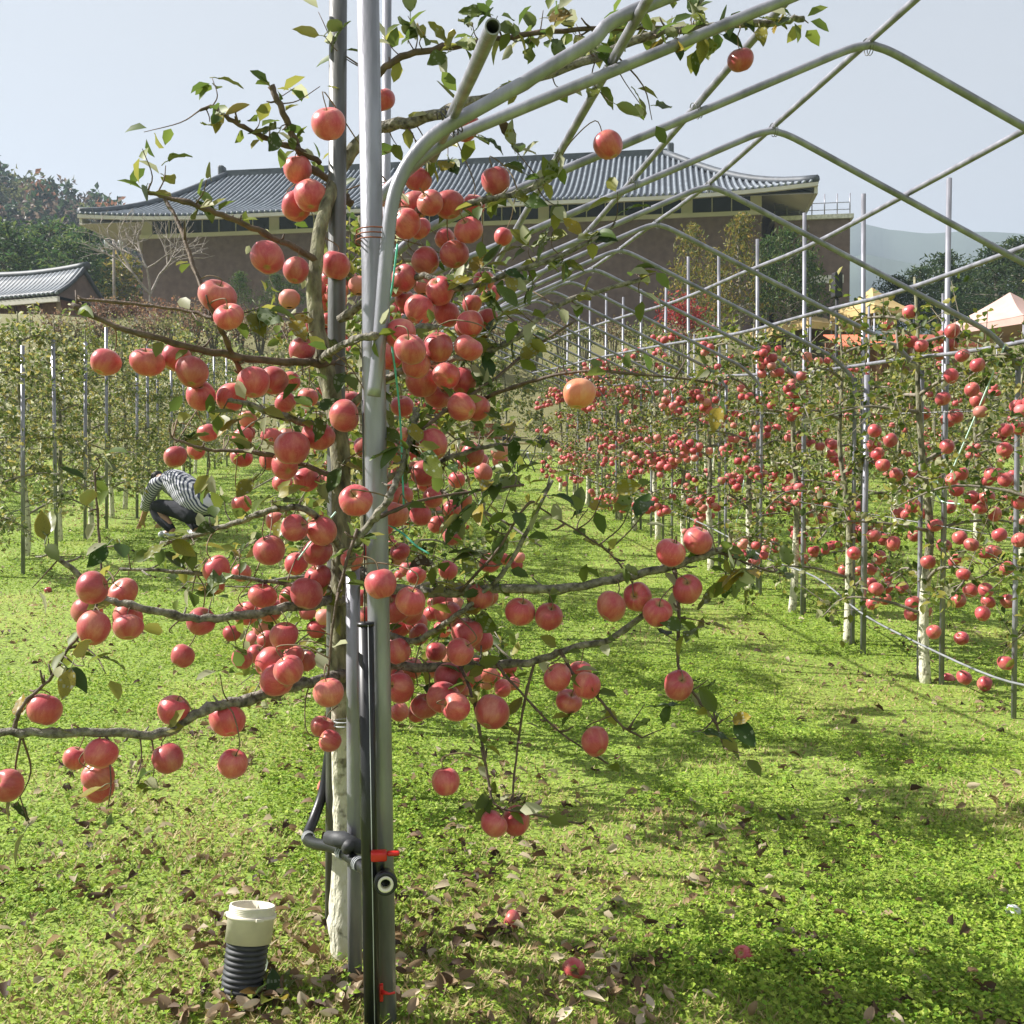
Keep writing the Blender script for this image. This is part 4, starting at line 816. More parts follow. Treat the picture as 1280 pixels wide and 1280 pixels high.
g = gnd(1265, 1142); solid('paper_scrap', MB().lathe([(.001, .03), (.018, .027), (.026, .012), (.02, .0)], 7, Matrix.Translation(g) @ Matrix.Rotation(.7, 4, 'X')), M['line'], 'small white scrap lying on the mown grass', 'scrap', org=g)
for px, py in ((318, 1232), (330, 1240), (300, 1262), (345, 1250)):
    g = gnd(px, py); w = thing('dandelion', g, 'broad-leaved weed sprouting at the foot of the corrugated pipe', 'weed', 'weeds at the corrugated pipe')
    for k in range(6):
        a = k * 1.05 + random.uniform(-.3, .3); o = link('leaf', LEAF[k], w); o.matrix_local = leaf_matrix(Vector((0, 0, .0)), Vector((math.cos(a), math.sin(a), .8)), Vector((0, 0, 1)), random.uniform(.05, .1))

# ------------------------------------------------------------------ striped-shirt person crouching in the picked row
def skin(name, verts, edges, rad, mtl, parent, sub=2, root=0):
    me = bpy.data.meshes.new(name); me.from_pydata([tuple(v) for v in verts], edges, []); me.materials.append(mtl)
    o = link(name, me, parent); md = o.modifiers.new('skin', 'SKIN'); md.use_smooth_shade = True
    if not me.skin_vertices: me.skin_vertices.new()
    for i, r in enumerate(rad):
        q = me.skin_vertices[0].data[i]; q.radius = r if hasattr(r, '__len__') else (r, r); q.use_root = (i == root)
    sb = o.modifiers.new('sub', 'SUBSURF'); sb.levels = sub; sb.render_levels = sub; return o
def stripemat():
    m = bpy.data.materials.new('navy_white_stripe_knit'); m.use_nodes = True; n = m.node_tree; b = n.nodes['Principled BSDF']; b.inputs['Roughness'].default_value = .9; L = n.links.new
    t = n.nodes.new('ShaderNodeTexCoord'); mp_ = n.nodes.new('ShaderNodeMapping'); mp_.inputs['Rotation'].default_value = (0, R(35), 0); L(t.outputs['Object'], mp_.inputs[0])
    w = n.nodes.new('ShaderNodeTexWave'); w.bands_direction = 'X'; w.inputs['Scale'].default_value = 11; w.inputs['Distortion'].default_value = .6; w.inputs['Detail Scale'].default_value = 1.5; L(mp_.outputs[0], w.inputs['Vector'])
    c = n.nodes.new('ShaderNodeValToRGB'); c.color_ramp.interpolation = 'CONSTANT'; e = c.color_ramp.elements; e[0].color = (.05, .06, .1, 1); e[1].position = .46; e[1].color = (.58, .58, .61, 1)
    L(w.outputs['Fac'], c.inputs[0]); L(c.outputs[0], b.inputs['Base Color']); return m
M['skin'] = mat('skin', (.45, .26, .18, 1), .55); M['cloth'] = mat('dark_trousers', (.02, .022, .03, 1), .9); M['hair'] = mat('dark_hair', (.012, .01, .009, 1), .6); M['stripe'] = stripemat()
g = gnd(228, 672); g = Vector((g.x, g.y, ground(g.x, g.y)))
pe = thing('person', g, 'person in a navy and white striped shirt crouching bent over in the grass', 'person'); pe.rotation_euler = (0, 0, R(-40)); pe.scale = (1.08,) * 3
V_ = Vector
J = dict(pel=V_((.22, 0, .36)), spn=V_((.06, 0, .55)), che=V_((-.16, 0, .68)), nek=V_((-.3, 0, .7)), hed=V_((-.38, 0, .69)), cr=V_((-.46, 0, .66)))
bv = [J['pel'], J['spn'], J['che'], J['nek'], J['hed'], J['cr']]; be = [(0, 1), (1, 2), (2, 3), (3, 4), (4, 5)]; brd = [.11, .12, .13, .052, .085, .08]
def chain(start, pts, rads):
    k = start
    for p, r in zip(pts, rads): bv.append(p); brd.append(r); be.append((k, len(bv) - 1)); k = len(bv) - 1
    return k
for s_ in (-1, 1):
    w_ = chain(2, [V_((-.2, s_ * .17, .66)), V_((-.32, s_ * .22, .43)), V_((-.5, s_ * .16, .24)), V_((-.56, s_ * .14, .17))], [.055, .045, .035, .03])
    for q in range(4): chain(w_, [V_((-.6 - .006 * q, s_ * (.17 - .02 * q), .12)), V_((-.615, s_ * (.175 - .022 * q), .085))], [.009, .008])
    chain(w_, [V_((-.56, s_ * .1, .13)), V_((-.57, s_ * .085, .1))], [.01, .009])
    chain(0, [V_((.2, s_ * .12, .33)), V_((-.2, s_ * .2, .36)), V_((.06, s_ * .18, .07)), V_((-.12, s_ * .2, .035))], [.1, .065, .045, .035])
skin('body', bv, be, brd, M['skin'], pe)
def shell(name, paths, mtl):
    mb = MB()
    for pts, rad, sq in paths:
        pts = smooth_pts(pts, 4); n_ = len(pts); rr_ = np.interp(np.linspace(0, 1, n_), np.linspace(0, 1, len(rad)), rad); b0 = len(mb.v); mb.tube(pts, list(rr_), 16)
        for q in range(b0, len(mb.v)):
            v_ = mb.v[q]; c_ = pts[(q - b0) // 16]; d_ = v_ - c_; d_.y *= sq; d_ *= 1 + .05 * math.sin(q * 1.7) ; mb.v[q] = c_ + d_
    o = mb.build(name, mtl, pe); sb = o.modifiers.new('sub', 'SUBSURF'); sb.levels = sb.render_levels = 1
shell('shirt', [([V_((.42, 0, .27)), V_((.4, 0, .32)), V_((.3, 0, .38)), V_((.16, 0, .49)), V_((.03, 0, .58)), V_((-.12, 0, .65)), V_((-.22, 0, .68)), V_((-.29, 0, .69))], [.03, .12, .165, .175, .17, .165, .13, .065], 1.25)] + [([V_((-.12, k * .1, .68)), V_((-.2, k * .2, .63)), V_((-.27, k * .23, .52)), V_((-.34, k * .23, .42)), V_((-.42, k * .2, .33))], [.05, .09, .075, .068, .06], 1.) for k in (-1, 1)], M['stripe'])
shell('trousers', [([V_((.36, k * .06, .2)), V_((.3, k * .1, .26)), V_((.12, k * .14, .32)), V_((-.1, k * .19, .36)), V_((-.21, k * .2, .35)), V_((-.17, k * .2, .25)), V_((-.04, k * .19, .15)), V_((.05, k * .18, .08))], [.04, .12, .11, .09, .085, .075, .062, .05], 1.) for k in (-1, 1)], M['cloth'])
for s_ in (-1, 1): skin('shoe', [V_((.08, s_ * .18, .04)), V_((-.05, s_ * .19, .04)), V_((-.17, s_ * .2, .03))], [(0, 1), (1, 2)], [.045, .05, .04], M['line'], pe, 1)
skin('hair', [V_((-.37, 0, .73)), V_((-.45, 0, .71)), V_((-.49, 0, .66))], [(0, 1), (1, 2)], [.09, .095, .07], M['hair'], pe)
hd = MB(); hd.lathe([(.001, .03), (.012, .02), (.014, 0), (.001, -.02)], 8, Matrix.Translation((-.43, 0, .575))); hd.build('nose', M['skin'], pe)

# ------------------------------------------------------------------ folding chairs, table and brick planter at the end of the alley
M['chairblk'] = mat('black_chair_fabric', (.015, .015, .017, 1), .7); M['wood'] = mat('pale_table_wood', (.42, .3, .17, 1), .6, stretch=(1, 8, 1)); M['seatgrey'] = mat('grey_seat', (.5, .5, .52, 1), .6)
def chair(c, rz, label):
    t = thing('folding_chair', c, label, 'chair', None, rz)
    for s_ in (-1, 1):
        MB().tube([(s_ * .22, -.24, 0), (s_ * .21, .0, .24), (s_ * .2, .2, .46)], .014, 6).build('leg', M['chairblk'], t)
        MB().tube([(s_ * .24, .26, 0), (s_ * .22, -.02, .26), (s_ * .21, -.2, .45)], .014, 6).build('leg', M['chairblk'], t)
        MB().tube(smooth_pts([(s_ * .22, .2, .44), (s_ * .22, .27, .7), (s_ * .2, .3, .86)], 3), .014, 6).build('back_frame', M['chairblk'], t)
    MB().box((-.21, -.21, .44), (.21, .21, .47)).build('seat', M['seatgrey'], t, None, False, .01)
    mb = MB(); k = [(x, .28 + .05 * (1 - (x / .2) ** 2), z) for z in (.58, .72, .86) for x in (-.21, -.1, 0, .1, .21)]
    mb.v = [Vector(p) for p in k]; mb.f = [(r * 5 + i, r * 5 + i + 1, r * 5 + i + 6, r * 5 + i + 5) for r in range(2) for i in range(4)]; mb.m = [0] * 8
    o = mb.build('backrest', M['chairblk'], t); sm = o.modifiers.new('s', 'SOLIDIFY'); sm.thickness = .012
g = gnd(673, 590)
def onground(x, y): return Vector((x, y, ground(x, y)))
chair(onground(g.x, g.y), R(200), 'black folding chair facing the little table at the end of the alley')
chair(onground(g.x - .35, g.y + 1.2), R(30), 'black folding chair standing behind the little table')
tt = thing('camp_table', onground(g.x - .1, g.y + .6), 'small wooden-topped camp table between the folding chairs', 'table')
for x_ in (-.4, -.13, .14): MB().box((x_, -.25, .64), (x_ + .26, .25, .665)).build('board', M['wood'], tt, None, False, .004)
for s_ in (-1, 1):
    for q in (-1, 1): MB().tube([(s_ * .35, q * .2, 0), (s_ * .32, q * .2, .64)], .014, 6).build('leg', M['chairblk'], tt)
BRM = [mat('brick_%s' % 'abc'[i], c, .9, 0, .3, 20, .3, 60) for i, c in enumerate([(.32, .11, .06, 1), (.26, .085, .05, 1), (.38, .15, .09, 1)])]
g = gnd(640, 556); w = thing('brick_planter', onground(g.x - .7, g.y + .5), 'low red brick wall at the far end of the alley', 'brick wall')
bms = [MB().box((0, 0, 0), (.19, .09, .056)).mesh('brick', b_, None, False) for b_ in BRM]
for r_ in range(9):
    for c_ in range(7): link('brick', random.choice(bms), w, ((c_ + (r_ % 2) * .5) * .2 - .6, random.uniform(-.004, .004), r_ * .066 - .08))
MB().box((-.62, .012, -.1), (.88, .2, .5)).build('mortar', mat('mortar', (.4, .37, .33, 1), .95), w, None, False)

# ------------------------------------------------------------------ museum-like hall with tiled hip roof
M['tile'] = mat('valley_shaded_roof_tile', (.045, .055, .07, 1), .55, 0, .3, 3); M['tileroll'] = mat('grey_roof_roll', (.17, .195, .225, 1), .5, 0, .25, 2)  # roof base darker than the rolls: shade of the valleys put into its colour
M['ridge'] = mat('dark_ridge_tile', (.06, .07, .085, 1), .6, 0, .3, 3); M['cream'] = mat('cream_painted_concrete', (.56, .53, .48, 1), .8, 0, .08, 1)
M['brown'] = mat('brown_brick_wall', (.15, .108, .098, 1), .9, 0, .18, 3, .15, 30); M['glass'] = mat('dark_window_glass', (.02, .035, .05, 1), .12, 0, .3, .5, spec=.8); M['frame'] = mat('white_frame', (.55, .54, .5, 1), .6)
ZE = 15.45; E1 = PD(99, 280, 52); E2 = PD(1021, 243, 46.5); E1.z = E2.z = 0; U = (E2 - E1); LEN = U.length; U.normalize(); ang = math.atan2(U.y, U.x)
hall = thing('tiled_hall', (E1.x, E1.y, 8.3), 'long brown brick hall with grey tiled hip roof and a band of dark windows', 'building', None, ang)
BM = Matrix.Translation((E1.x, E1.y, 8.3)) @ Matrix.Rotation(ang, 4, 'Z'); HE = ZE - 8.3; DEP = 17.; HR = 4.75
def findu(px):
    best = min(np.linspace(0, LEN, 400), key=lambda u_: abs(proj(BM @ Vector((u_, DEP / 2, HE + HR)))[0] - px)); return float(best)
U1, U2 = findu(285), findu(830)
def rprof(t): return HR * t - .55 * math.sin(math.pi * min(1, t)) * (1 - .4 * t)
def rz(u_, v_):
    t = max(0, min(v_ / (DEP / 2), (DEP - v_) / (DEP / 2), u_ / U1, (LEN - u_) / (LEN - U2), 1)); cu = abs(2 * u_ / LEN - 1)
    return HE + rprof(t) + .35 * max(0, cu - .6) / .4 * (1 - t) * max(0, cu - .6) / .4
us = sorted(set(list(np.linspace(0, LEN, 90)) + [U1, U2])); vs = list(np.linspace(0, DEP, 41)); mb = MB()
mb.v = [Vector((a_, b_, rz(a_, b_))) for b_ in vs for a_ in us]; nu = len(us)
mb.f = [(r_ * nu + i, r_ * nu + i + 1, (r_ + 1) * nu + i + 1, (r_ + 1) * nu + i) for r_ in range(len(vs) - 1) for i in range(nu - 1)]; mb.m = [0] * len(mb.f)
roof = mb.build('roof', M['tile'], hall)
u_ = .15
while u_ < LEN - .1:
    vm = (DEP / 2) * min(1, u_ / U1, (LEN - u_) / (LEN - U2)); k = max(3, int(vm / .9) + 2)
    MB().tube([(u_, v_, rz(u_, v_) + .03) for v_ in lin(-.12, vm, k)], .078, 6).build('tile_roll', M['tileroll'], roof); u_ += .3
v_ = .2
while v_ < DEP:
    um = U1 * min(1, v_ / (DEP / 2), (DEP - v_) / (DEP / 2)); MB().tube([(a_, v_, rz(a_, v_) + .03) for a_ in lin(-.1, um, 5)], .088, 6).build('tile_roll', M['tileroll'], roof)
    um = (LEN - U2) * min(1, v_ / (DEP / 2), (DEP - v_) / (DEP / 2)); MB().tube([(LEN - a_, v_, rz(LEN - a_, v_) + .03) for a_ in lin(-.1, um, 5)], .088, 6).build('tile_roll', M['tileroll'], roof); v_ += .4
zr = HE + HR
mb = MB()
for k in range(3): mb.box((U1 - .4 + k * .12, DEP / 2 - .26 + k * .05, zr - .2 + k * .17), (U2 + .4 - k * .12, DEP / 2 + .26 - k * .05, zr - .035 + k * .17))
rg = mb.build('ridge', M['ridge'], roof, None, False)
for a_ in (U1 - .35, U2 + .35): MB().box((a_ - .18, DEP / 2 - .3, zr - .25), (a_ + .18, DEP / 2 + .3, zr + .62)).build('ridge_end_tile', M['ridge'], roof, None, False, .1)
for (a_, b_), (c_, d_) in (((0, 0), (U1, DEP / 2)), ((LEN, 0), (U2, DEP / 2)), ((0, DEP), (U1, DEP / 2)), ((LEN, DEP), (U2, DEP / 2))):
    MB().tube([(a_ + (c_ - a_) * t, b_ + (d_ - b_) * t, rz(a_ + (c_ - a_) * t, b_ + (d_ - b_) * t) + .12) for t in np.linspace(0, 1, 12)], .2, 8).build('hip_ridge', M['ridge'], roof)
mb = MB()
for q, (a_, b_, c_, d_) in enumerate(((-.05, -.1, LEN + .05, .08), (-.05, DEP - .08, LEN + .05, DEP + .1))):
    n_ = 24
    for i in range(n_):
        x0 = a_ + (c_ - a_) * i / n_; x1 = a_ + (c_ - a_) * (i + 1) / n_; z0 = rz(min(max(x0, 0), LEN), 0); z1 = rz(min(max(x1, 0), LEN), 0)
        for yy in (b_, d_): mb.poly([(x0, yy, z0 - .22), (x1, yy, z1 - .22), (x1, yy, z1 - .04), (x0, yy, z0 - .04)])
        mb.poly([(x0, b_, z0 - .22), (x1, b_, z1 - .22), (x1, d_, z1 - .22), (x0, d_, z0 - .22)])
mb.box((-.06, .09, HE - .2), (.1, DEP - .09, HE + .2)); mb.box((LEN - .1, .09, HE - .2), (LEN + .06, DEP - .09, HE + .2)); mb.build('fascia', M['cream'], hall, None, False)
OV = 2.3
mb = MB(); zs = HE - 1.05
for f in (((0, 0), (LEN, 0), (LEN - OV, OV), (OV, OV)), ((0, DEP), (0, 0), (OV, OV), (OV, DEP - OV)), ((LEN, 0), (LEN, DEP), (LEN - OV, DEP - OV), (LEN - OV, OV))):
    mb.poly([(f[0][0], f[0][1], HE - .2), (f[1][0], f[1][1], HE - .2), (f[2][0], f[2][1], HE + .76), (f[3][0], f[3][1], HE + .76)])
mb.build('soffit', M['cream'], hall, None, False)
MB().box((OV, OV, -.6), (LEN - OV, DEP - OV, HE - .4)).build('wall', M['brown'], hall, None, False)
MB().box((OV - .12, OV - .12, HE - .5), (LEN - OV + .12, DEP - OV + .12, HE - .29)).build('sill_beam', M['cream'], hall, None, False)
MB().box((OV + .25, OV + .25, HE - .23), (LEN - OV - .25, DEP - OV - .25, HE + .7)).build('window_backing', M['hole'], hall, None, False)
a_ = OV; pier = MB().box((0, 0, 0), (.55, .3, 1.06)).mesh('pier', M['cream'], None, False); pane = MB().box((0, 0, 0), (.96, .05, 1.06)).mesh('window_pane', M['glass'], None, False); mul = MB().box((0, 0, 0), (.05, .12, 1.06)).mesh('mullion', M['frame'], None, False)
while a_ < LEN - OV - 7.3:
    link('pier', pier, hall, (a_, OV, HE - .29)); a_ += .55
    for k in range(7): link('window_pane', pane, hall, (a_, OV + .1, HE - .29)); link('mullion', mul, hall, (a_ + .96 - .02, OV + .06, HE - .29)); a_ += 1.0 - .04
link('pier', pier, hall, (a_, OV, HE - .29)); a_ += .55
while a_ < LEN - OV - .9: link('window_pane', pane, hall, (a_, OV + .1, HE - .29)); link('mullion', mul, hall, (a_ + .94, OV + .06, HE - .29)); a_ += .96
link('pier', pier, hall, (LEN - OV - .55, OV, HE - .29))
for q in range(6): link('pier', pier, hall, (OV, OV + .4 + q * 2.2, HE - .29)).rotation_euler = (0, 0, R(90))
# annex with roof rail
A0 = BM.inverted() @ PD(968, 300, 50); A1 = BM.inverted() @ PD(1060, 300, 50)
an = thing('brick_annex', BM @ Vector((A0.x, A0.y, 0)), 'flat-roofed brown brick annex with a rail on top at the hall end', 'building', None, ang)
aw = (A1.x - A0.x); zt = PD(1010, 277, 50).z - 8.3
MB().box((0, 0, -.5), (aw, 8, zt)).build('wall', M['brown'], an, None, False); MB().box((-.15, -.15, zt + .003), (aw + .15, 8.1, zt + .22)).build('parapet', M['frame'], an, None, False)
MB().box((.2, -.06, zt - 3.2), (aw - .3, .05, zt - 2.8)).build('band', M['frame'], an, None, False)
for q in range(7): MB().tube([(aw * q / 6, .1, zt + .2), (aw * q / 6, .1, zt + .95 + (.35 if q > 3 else 0))], .03, 6).build('rail_post', M['galv'], an)
for q in (.5, .85): MB().tube([(0, .1, zt + q), (aw, .1, zt + q)], .02, 6).build('rail', M['galv'], an)

# small tiled hall by the picked rows
S1 = PD(-60, 372, 43); S2 = PD(72, 372, 41); S1.z = S2.z = 0; su = S2 - S1; SL = su.length; sa = math.atan2(su.y, su.x); zb = 7.3
SM = Matrix.Translation((S1.x, S1.y, zb)) @ Matrix.Rotation(sa, 4, 'Z'); sh = thing('small_tiled_hall', (S1.x, S1.y, zb), 'small hall with curved blue-grey tiled gable roof beside the wooded hill', 'building', None, sa)
ez = PD(60, 374, 42).z - zb; rzz = PD(50, 343, 43).z - zb
def sz(u_, t): return ez + (rzz - ez) * (t - .12 * math.sin(math.pi * t)) + .14 * (abs(2 * u_ / SL - 1)) ** 2 * t
mb = MB(); un = 16
for sgn in (1, -1):
    b0 = len(mb.v)
    for t in lin(0, 1, 7):
        for a_ in lin(0, SL, un + 1): mb.v.append(Vector((a_, (t * 1.6) if sgn > 0 else 3.2 - t * 1.6, sz(a_, t))))
    for r_ in range(6):
        for i in range(un): k = b0 + r_ * (un + 1) + i; mb.f.append((k, k + 1, k + un + 2, k + un + 1)); mb.m.append(0)
sr = mb.build('roof', M['tile'], sh); sr.modifiers.new('s', 'SOLIDIFY').thickness = -.12
a_ = .1
while a_ < SL: MB().tube([(a_, t * 1.6 - .05, sz(a_, t) + .05) for t in lin(0, 1, 6)], .075, 6).build('tile_roll', M['tileroll'], sr); a_ += .25
MB().tube([(a_, 1.6, sz(a_, 1) + .12) for a_ in lin(-.05, SL + .1, 14)], .17, 8).build('ridge', M['ridge'], sr)
MB().tube([(SL, t * 1.6, sz(SL, t) + .1) for t in lin(0, 1, 6)], .09, 6).build('gable_ridge', M['ridge'], sr)
MB().poly([(SL - .12, .1, ez - .02), (SL - .12, 3.1, ez - .02), (SL - .12, 1.6, rzz - .1)]).build('gable', M['brown'], sh)
MB().box((0, -.02, ez - .28), (SL, .12, ez - .06)).build('eave_beam', M['cream'], sh, None, False)
MB().box((.3, .7, -.6), (SL - .5, 2.6, ez - .05)).build('wall', mat('reddish_wall', (.25, .13, .09, 1), .9), sh, None, False)
for q in range(5): MB().tube([(.4 + q * (SL - .9) / 4, .55, -.6), (.4 + q * (SL - .9) / 4, .55, ez - .1)], .1, 8).build('column', M['wood'], sh)

# ------------------------------------------------------------------ trees and shrubs around the halls
def pine_kit(pal, H=5., W=1.6, nc=34, per=60, tall=.35):
    tm = MB().tube(smooth_pts([(0, 0, -.4), (.08, 0, H * .35), (-.05, .06, H * .7), (0, 0, H * .97)], 4), lin(.12, .02, 13), 8, wob=.08).mesh('trunk', M['bark'])
    cs = []; lm = MB()
    for i in range(nc):
        f = (i + .5) / nc; z = H * (tall + (1 - tall) * f); r = W * (1 - f) ** .7 * random.uniform(.35, 1) + .08; a = i * 2.4 + random.uniform(-.4, .4); p = Vector((r * math.cos(a), r * math.sin(a), z + random.uniform(-.15, .15)))
        cs.append((p, .22 + .3 * (1 - f))); lm.tube([(0, 0, z - .25), (p.x * .5, p.y * .5, z - .1), tuple(p)], [.03, .02, .008], 5)
    n = nc * per; c = np.concatenate([np.array(tuple(p)) + rng.normal(0, 1, (per, 3)) * np.array([s_, s_, s_ * .38]) for p, s_ in cs]); ln = rng.uniform(.14, .28, n)
    o = cards('crown', c, unit(n, .5), unit(n, .3), ln, ln * .35, pick(pal, n, .3), M['foliage']); cm = o.data; bpy.data.objects.remove(o)
    return tm, lm.mesh('limbs', M['bark']), cm
PG = [(.05, .1, .03), (.08, .13, .035), (.12, .16, .04), (.035, .07, .025)]; PY = [(.16, .17, .03), (.22, .2, .04), (.1, .13, .03), (.3, .22, .05)]; PD_ = [(.03, .06, .025), (.05, .085, .03), (.07, .1, .03)]
KPG = [pine_kit(PG) for _ in range(2)]; KPY = [pine_kit(PY, 5, 1.3, 30, 55, .2) for _ in range(2)]; KPD = [pine_kit(PD_, 5, 1.7) for _ in range(2)]
def bgtree(name, px, top, D, kit, label, group, hgt=None, wid=1.):
    t_ = PD(px, top, D); zg = ground(t_.x, t_.y); H = max(2., t_.z - zg); t = thing(name, (t_.x, t_.y, zg), label, 'tree', group, random.uniform(0, 6.28)); t.scale = (H / 5 * wid, H / 5 * wid, H / 5)
    link('trunk', kit[0], t); link('limbs', kit[1], t); f = link('crown', kit[2], t); f['kind'] = 'stuff'
for i, (px, top) in enumerate([(8, 285), (38, 300), (62, 283), (90, 300), (108, 291), (135, 312), (155, 322), (-30, 290), (22, 318)]): bgtree('pine_tree', px, top, 58 + (i % 3) * 4, (KPY if i in (5, 6) else KPG)[i % 2], ('golden-green' if i in (5, 6) else 'bright green') + ' pine growing between the small hall and the wooded hill', 'pines behind the small hall' if i not in (5, 6) else 'golden pines behind the small hall', wid=1.3)
for i, (px, top, k) in enumerate([(862, 285, 0), (925, 268, 0), (960, 300, 1), (985, 285, 1), (1010, 318, 1), (895, 310, 0)]): bgtree('larch_tree' if k == 0 else 'pine_tree', px, top, 41 + i % 3, (KPY if k == 0 else KPG)[i % 2], ['golden-green larch standing before the brown hall wall', 'green pine standing before the brick annex'][k], ['larches before the hall', 'pines before the annex'][k], wid=.8)
for i, (px, top) in enumerate([(1150, 335), (1180, 320), (1215, 335), (1245, 310), (1275, 298), (1305, 305), (1120, 345), (1190, 350)]): bgtree('pine_tree', px, top, 52 + (i % 3) * 5, KPD[i % 2], 'dark green pine beyond the tents', 'pines beyond the tents', wid=1.4)
for i, (px, top) in enumerate([(345, 345), (365, 358), (300, 372)]): bgtree('pine_tree', px, top, 43, KPG[i % 2], 'low green pine against the brown hall wall', 'low pines before the hall', wid=1.1)
# bare tree in front of the hall corner
c_ = PD(188, 392, 42.5); zg = ground(c_.x, c_.y); bt = thing('bare_tree', (c_.x, c_.y, zg), 'leafless grey tree with spreading twigs before the hall corner', 'tree')
trk = MB(); crn = MB(); top_ = PD(188, 300, 42.5).z - zg; base_h = PD(188, 385, 42.5).z - zg
def grow(p, d, L, r, lev):
    q = p + d * L; (trk if lev < 1 else crn).tube([p, p.lerp(q, .5) + Vector((random.uniform(-1, 1), random.uniform(-1, 1), 0)) * L * .06, q], [r, r * .85, r * .65], 5 if lev < 3 else 4, cap=False)
    if lev == 5: return
    for _ in range(3 if lev < 4 else 2):
        e = (d + Vector((random.gauss(0, .55), random.gauss(0, .55), random.gauss(.08, .3)))).normalized(); grow(q, e, L * random.uniform(.7, .95), r * .66, lev + 1)
grow(Vector((0, 0, -.3)), Vector((0, 0, 1)), 1.3, .09, 0)
M['barebark'] = mat('pale_grey_bark', (.3, .26, .23, 1), .9); trk.build('trunk', M['barebark'], bt); crn.build('crown', M['barebark'], bt)
# red maple
def shrub(name, px, base, top, wpx, D, pal, label, n=1500, ln=.14, cat='shrub', group=None):
    c_ = PD(px, (base + top) / 2, D); b_ = PD(px, base, D); H = PD(px, top, D).z - b_.z; W = wpx * D / F / 2; zg = ground(b_.x, b_.y); t = thing(name, (b_.x, b_.y, zg), label, cat, group); mb = MB()
    for k in range(7): a = k * .9; mb.tube([(0, 0, -.2), (math.cos(a) * W * .3, math.sin(a) * W * .3, b_.z - zg + H * .4), (math.cos(a) * W * .7, math.sin(a) * W * .7, b_.z - zg + H * .8)], [.04, .025, .008], 5)
    mb.build('trunk', M['bark'], t); d = unit(n); d = d * (rng.random((n, 1)) ** .45) * np.array([W, W, H / 2]) * (1 + .35 * np.sin(d[:, :1] * 9 + d[:, 2:] * 7)); L_ = rng.uniform(.7, 1.2, n) * ln
    o = cards('crown', d + np.array([0, 0, c_.z - zg]), unit(n), unit(n, .5), L_, L_ * .6, pick(pal, n, .3), M['foliage'], t); o['kind'] = 'stuff'
shrub('maple_tree', 852, 425, 365, 62, 38, [(.34, .04, .04), (.26, .035, .03), (.38, .09, .06)], 'scarlet maple shining below the brown hall wall', 900, .16, 'tree')
for i, (px, w_) in enumerate([(165, 60), (215, 70), (262, 60), (130, 50)]): shrub('hedge_shrub', px, 402, 374, w_, 41, [(.22, .11, .07), (.16, .09, .06), (.25, .17, .09)], 'russet brown hedge shrub at the top of the bank', 500, .14, 'shrub', 'russet hedge on the bank')
for i in range(13):
    shrub('bank_shrub', 70 + i * 29 + random.uniform(-8, 8), 430, 392 + random.uniform(-6, 8), 58, 37.5, [[(.24, .14, .09), (.18, .11, .07), (.28, .2, .11)], [(.24, .25, .08), (.17, .19, .06), (.33, .31, .13)]][i % 2], ORD[i] + (' yellow-green' if i % 2 else ' russet') + ' wild shrub along the bank from the small hall', 520, .13, 'shrub', 'wild shrubs on the bank')
for i in range(9):
    shrub('bank_shrub', 560 + i * 34 + random.uniform(-8, 8), 432, 398 + random.uniform(-6, 8), 62, 37.5, [[(.22, .17, .09), (.18, .13, .07)], [(.22, .24, .08), (.15, .18, .06)]][i % 2], ORD[i] + (' green' if i % 2 else ' straw-brown') + ' shrub on the bank counted towards the scarlet maple', 520, .13, 'shrub', 'shrubs below the hall wall')
for i, (px, w_) in enumerate([(310, 60), (235, 50)]): shrub('clipped_shrub', px, 408, 388, w_, 40, [(.2, .2, .05), (.14, .16, .04)], 'low clipped yellow-green shrub at the top of the bank', 500, .12, 'shrub', 'clipped shrubs on the bank')

# lamps
def lamp_post(px, base, top, D, label, arm):
    b_ = PD(px, base, D); zg = ground(b_.x, b_.y); H = PD(px, top, D).z - zg; t = thing('street_lamp', (b_.x, b_.y, zg), label, 'lamp')
    if arm:
        MB().tube(smooth_pts([(0, 0, -.2), (0, 0, H * .7), (-.1, 0, H * .95), (-.7, 0, H), (-1.3, 0, H + .05)], 4), lin(.09, .05, 17), 8).build('pole', M['galv'], t)
        MB().tube([(-1.2, 0, H + .05), (-1.5, 0, H + .1), (-2.0, 0, H + .05)], [.08, .16, .1], 8).build('lamp_head', M['frame'], t)
    else:
        MB().tube([(0, 0, -.2), (0, 0, H)], .06, 8).build('pole', M['barebark'], t); MB().tube([(-.32, 0, H - .42), (.32, 0, H - .42)], .03, 6).build('crossarm', M['barebark'], t)
        for s_ in (-1, 1): MB().lathe([(.001, H - .4), (.08, H - .38), (.11, H - .08), (.12, H - .05), (.001, H)], 8, Matrix.Translation((s_ * .3, 0, 0))).build('lantern', M['line'], t)
lamp_post(44, 330, 302, 62, 'curved-arm street lamp among the pines by the small hall', True)
lamp_post(143, 390, 300, 44, 'lamp post with a pair of white lanterns beside the hall corner', False)

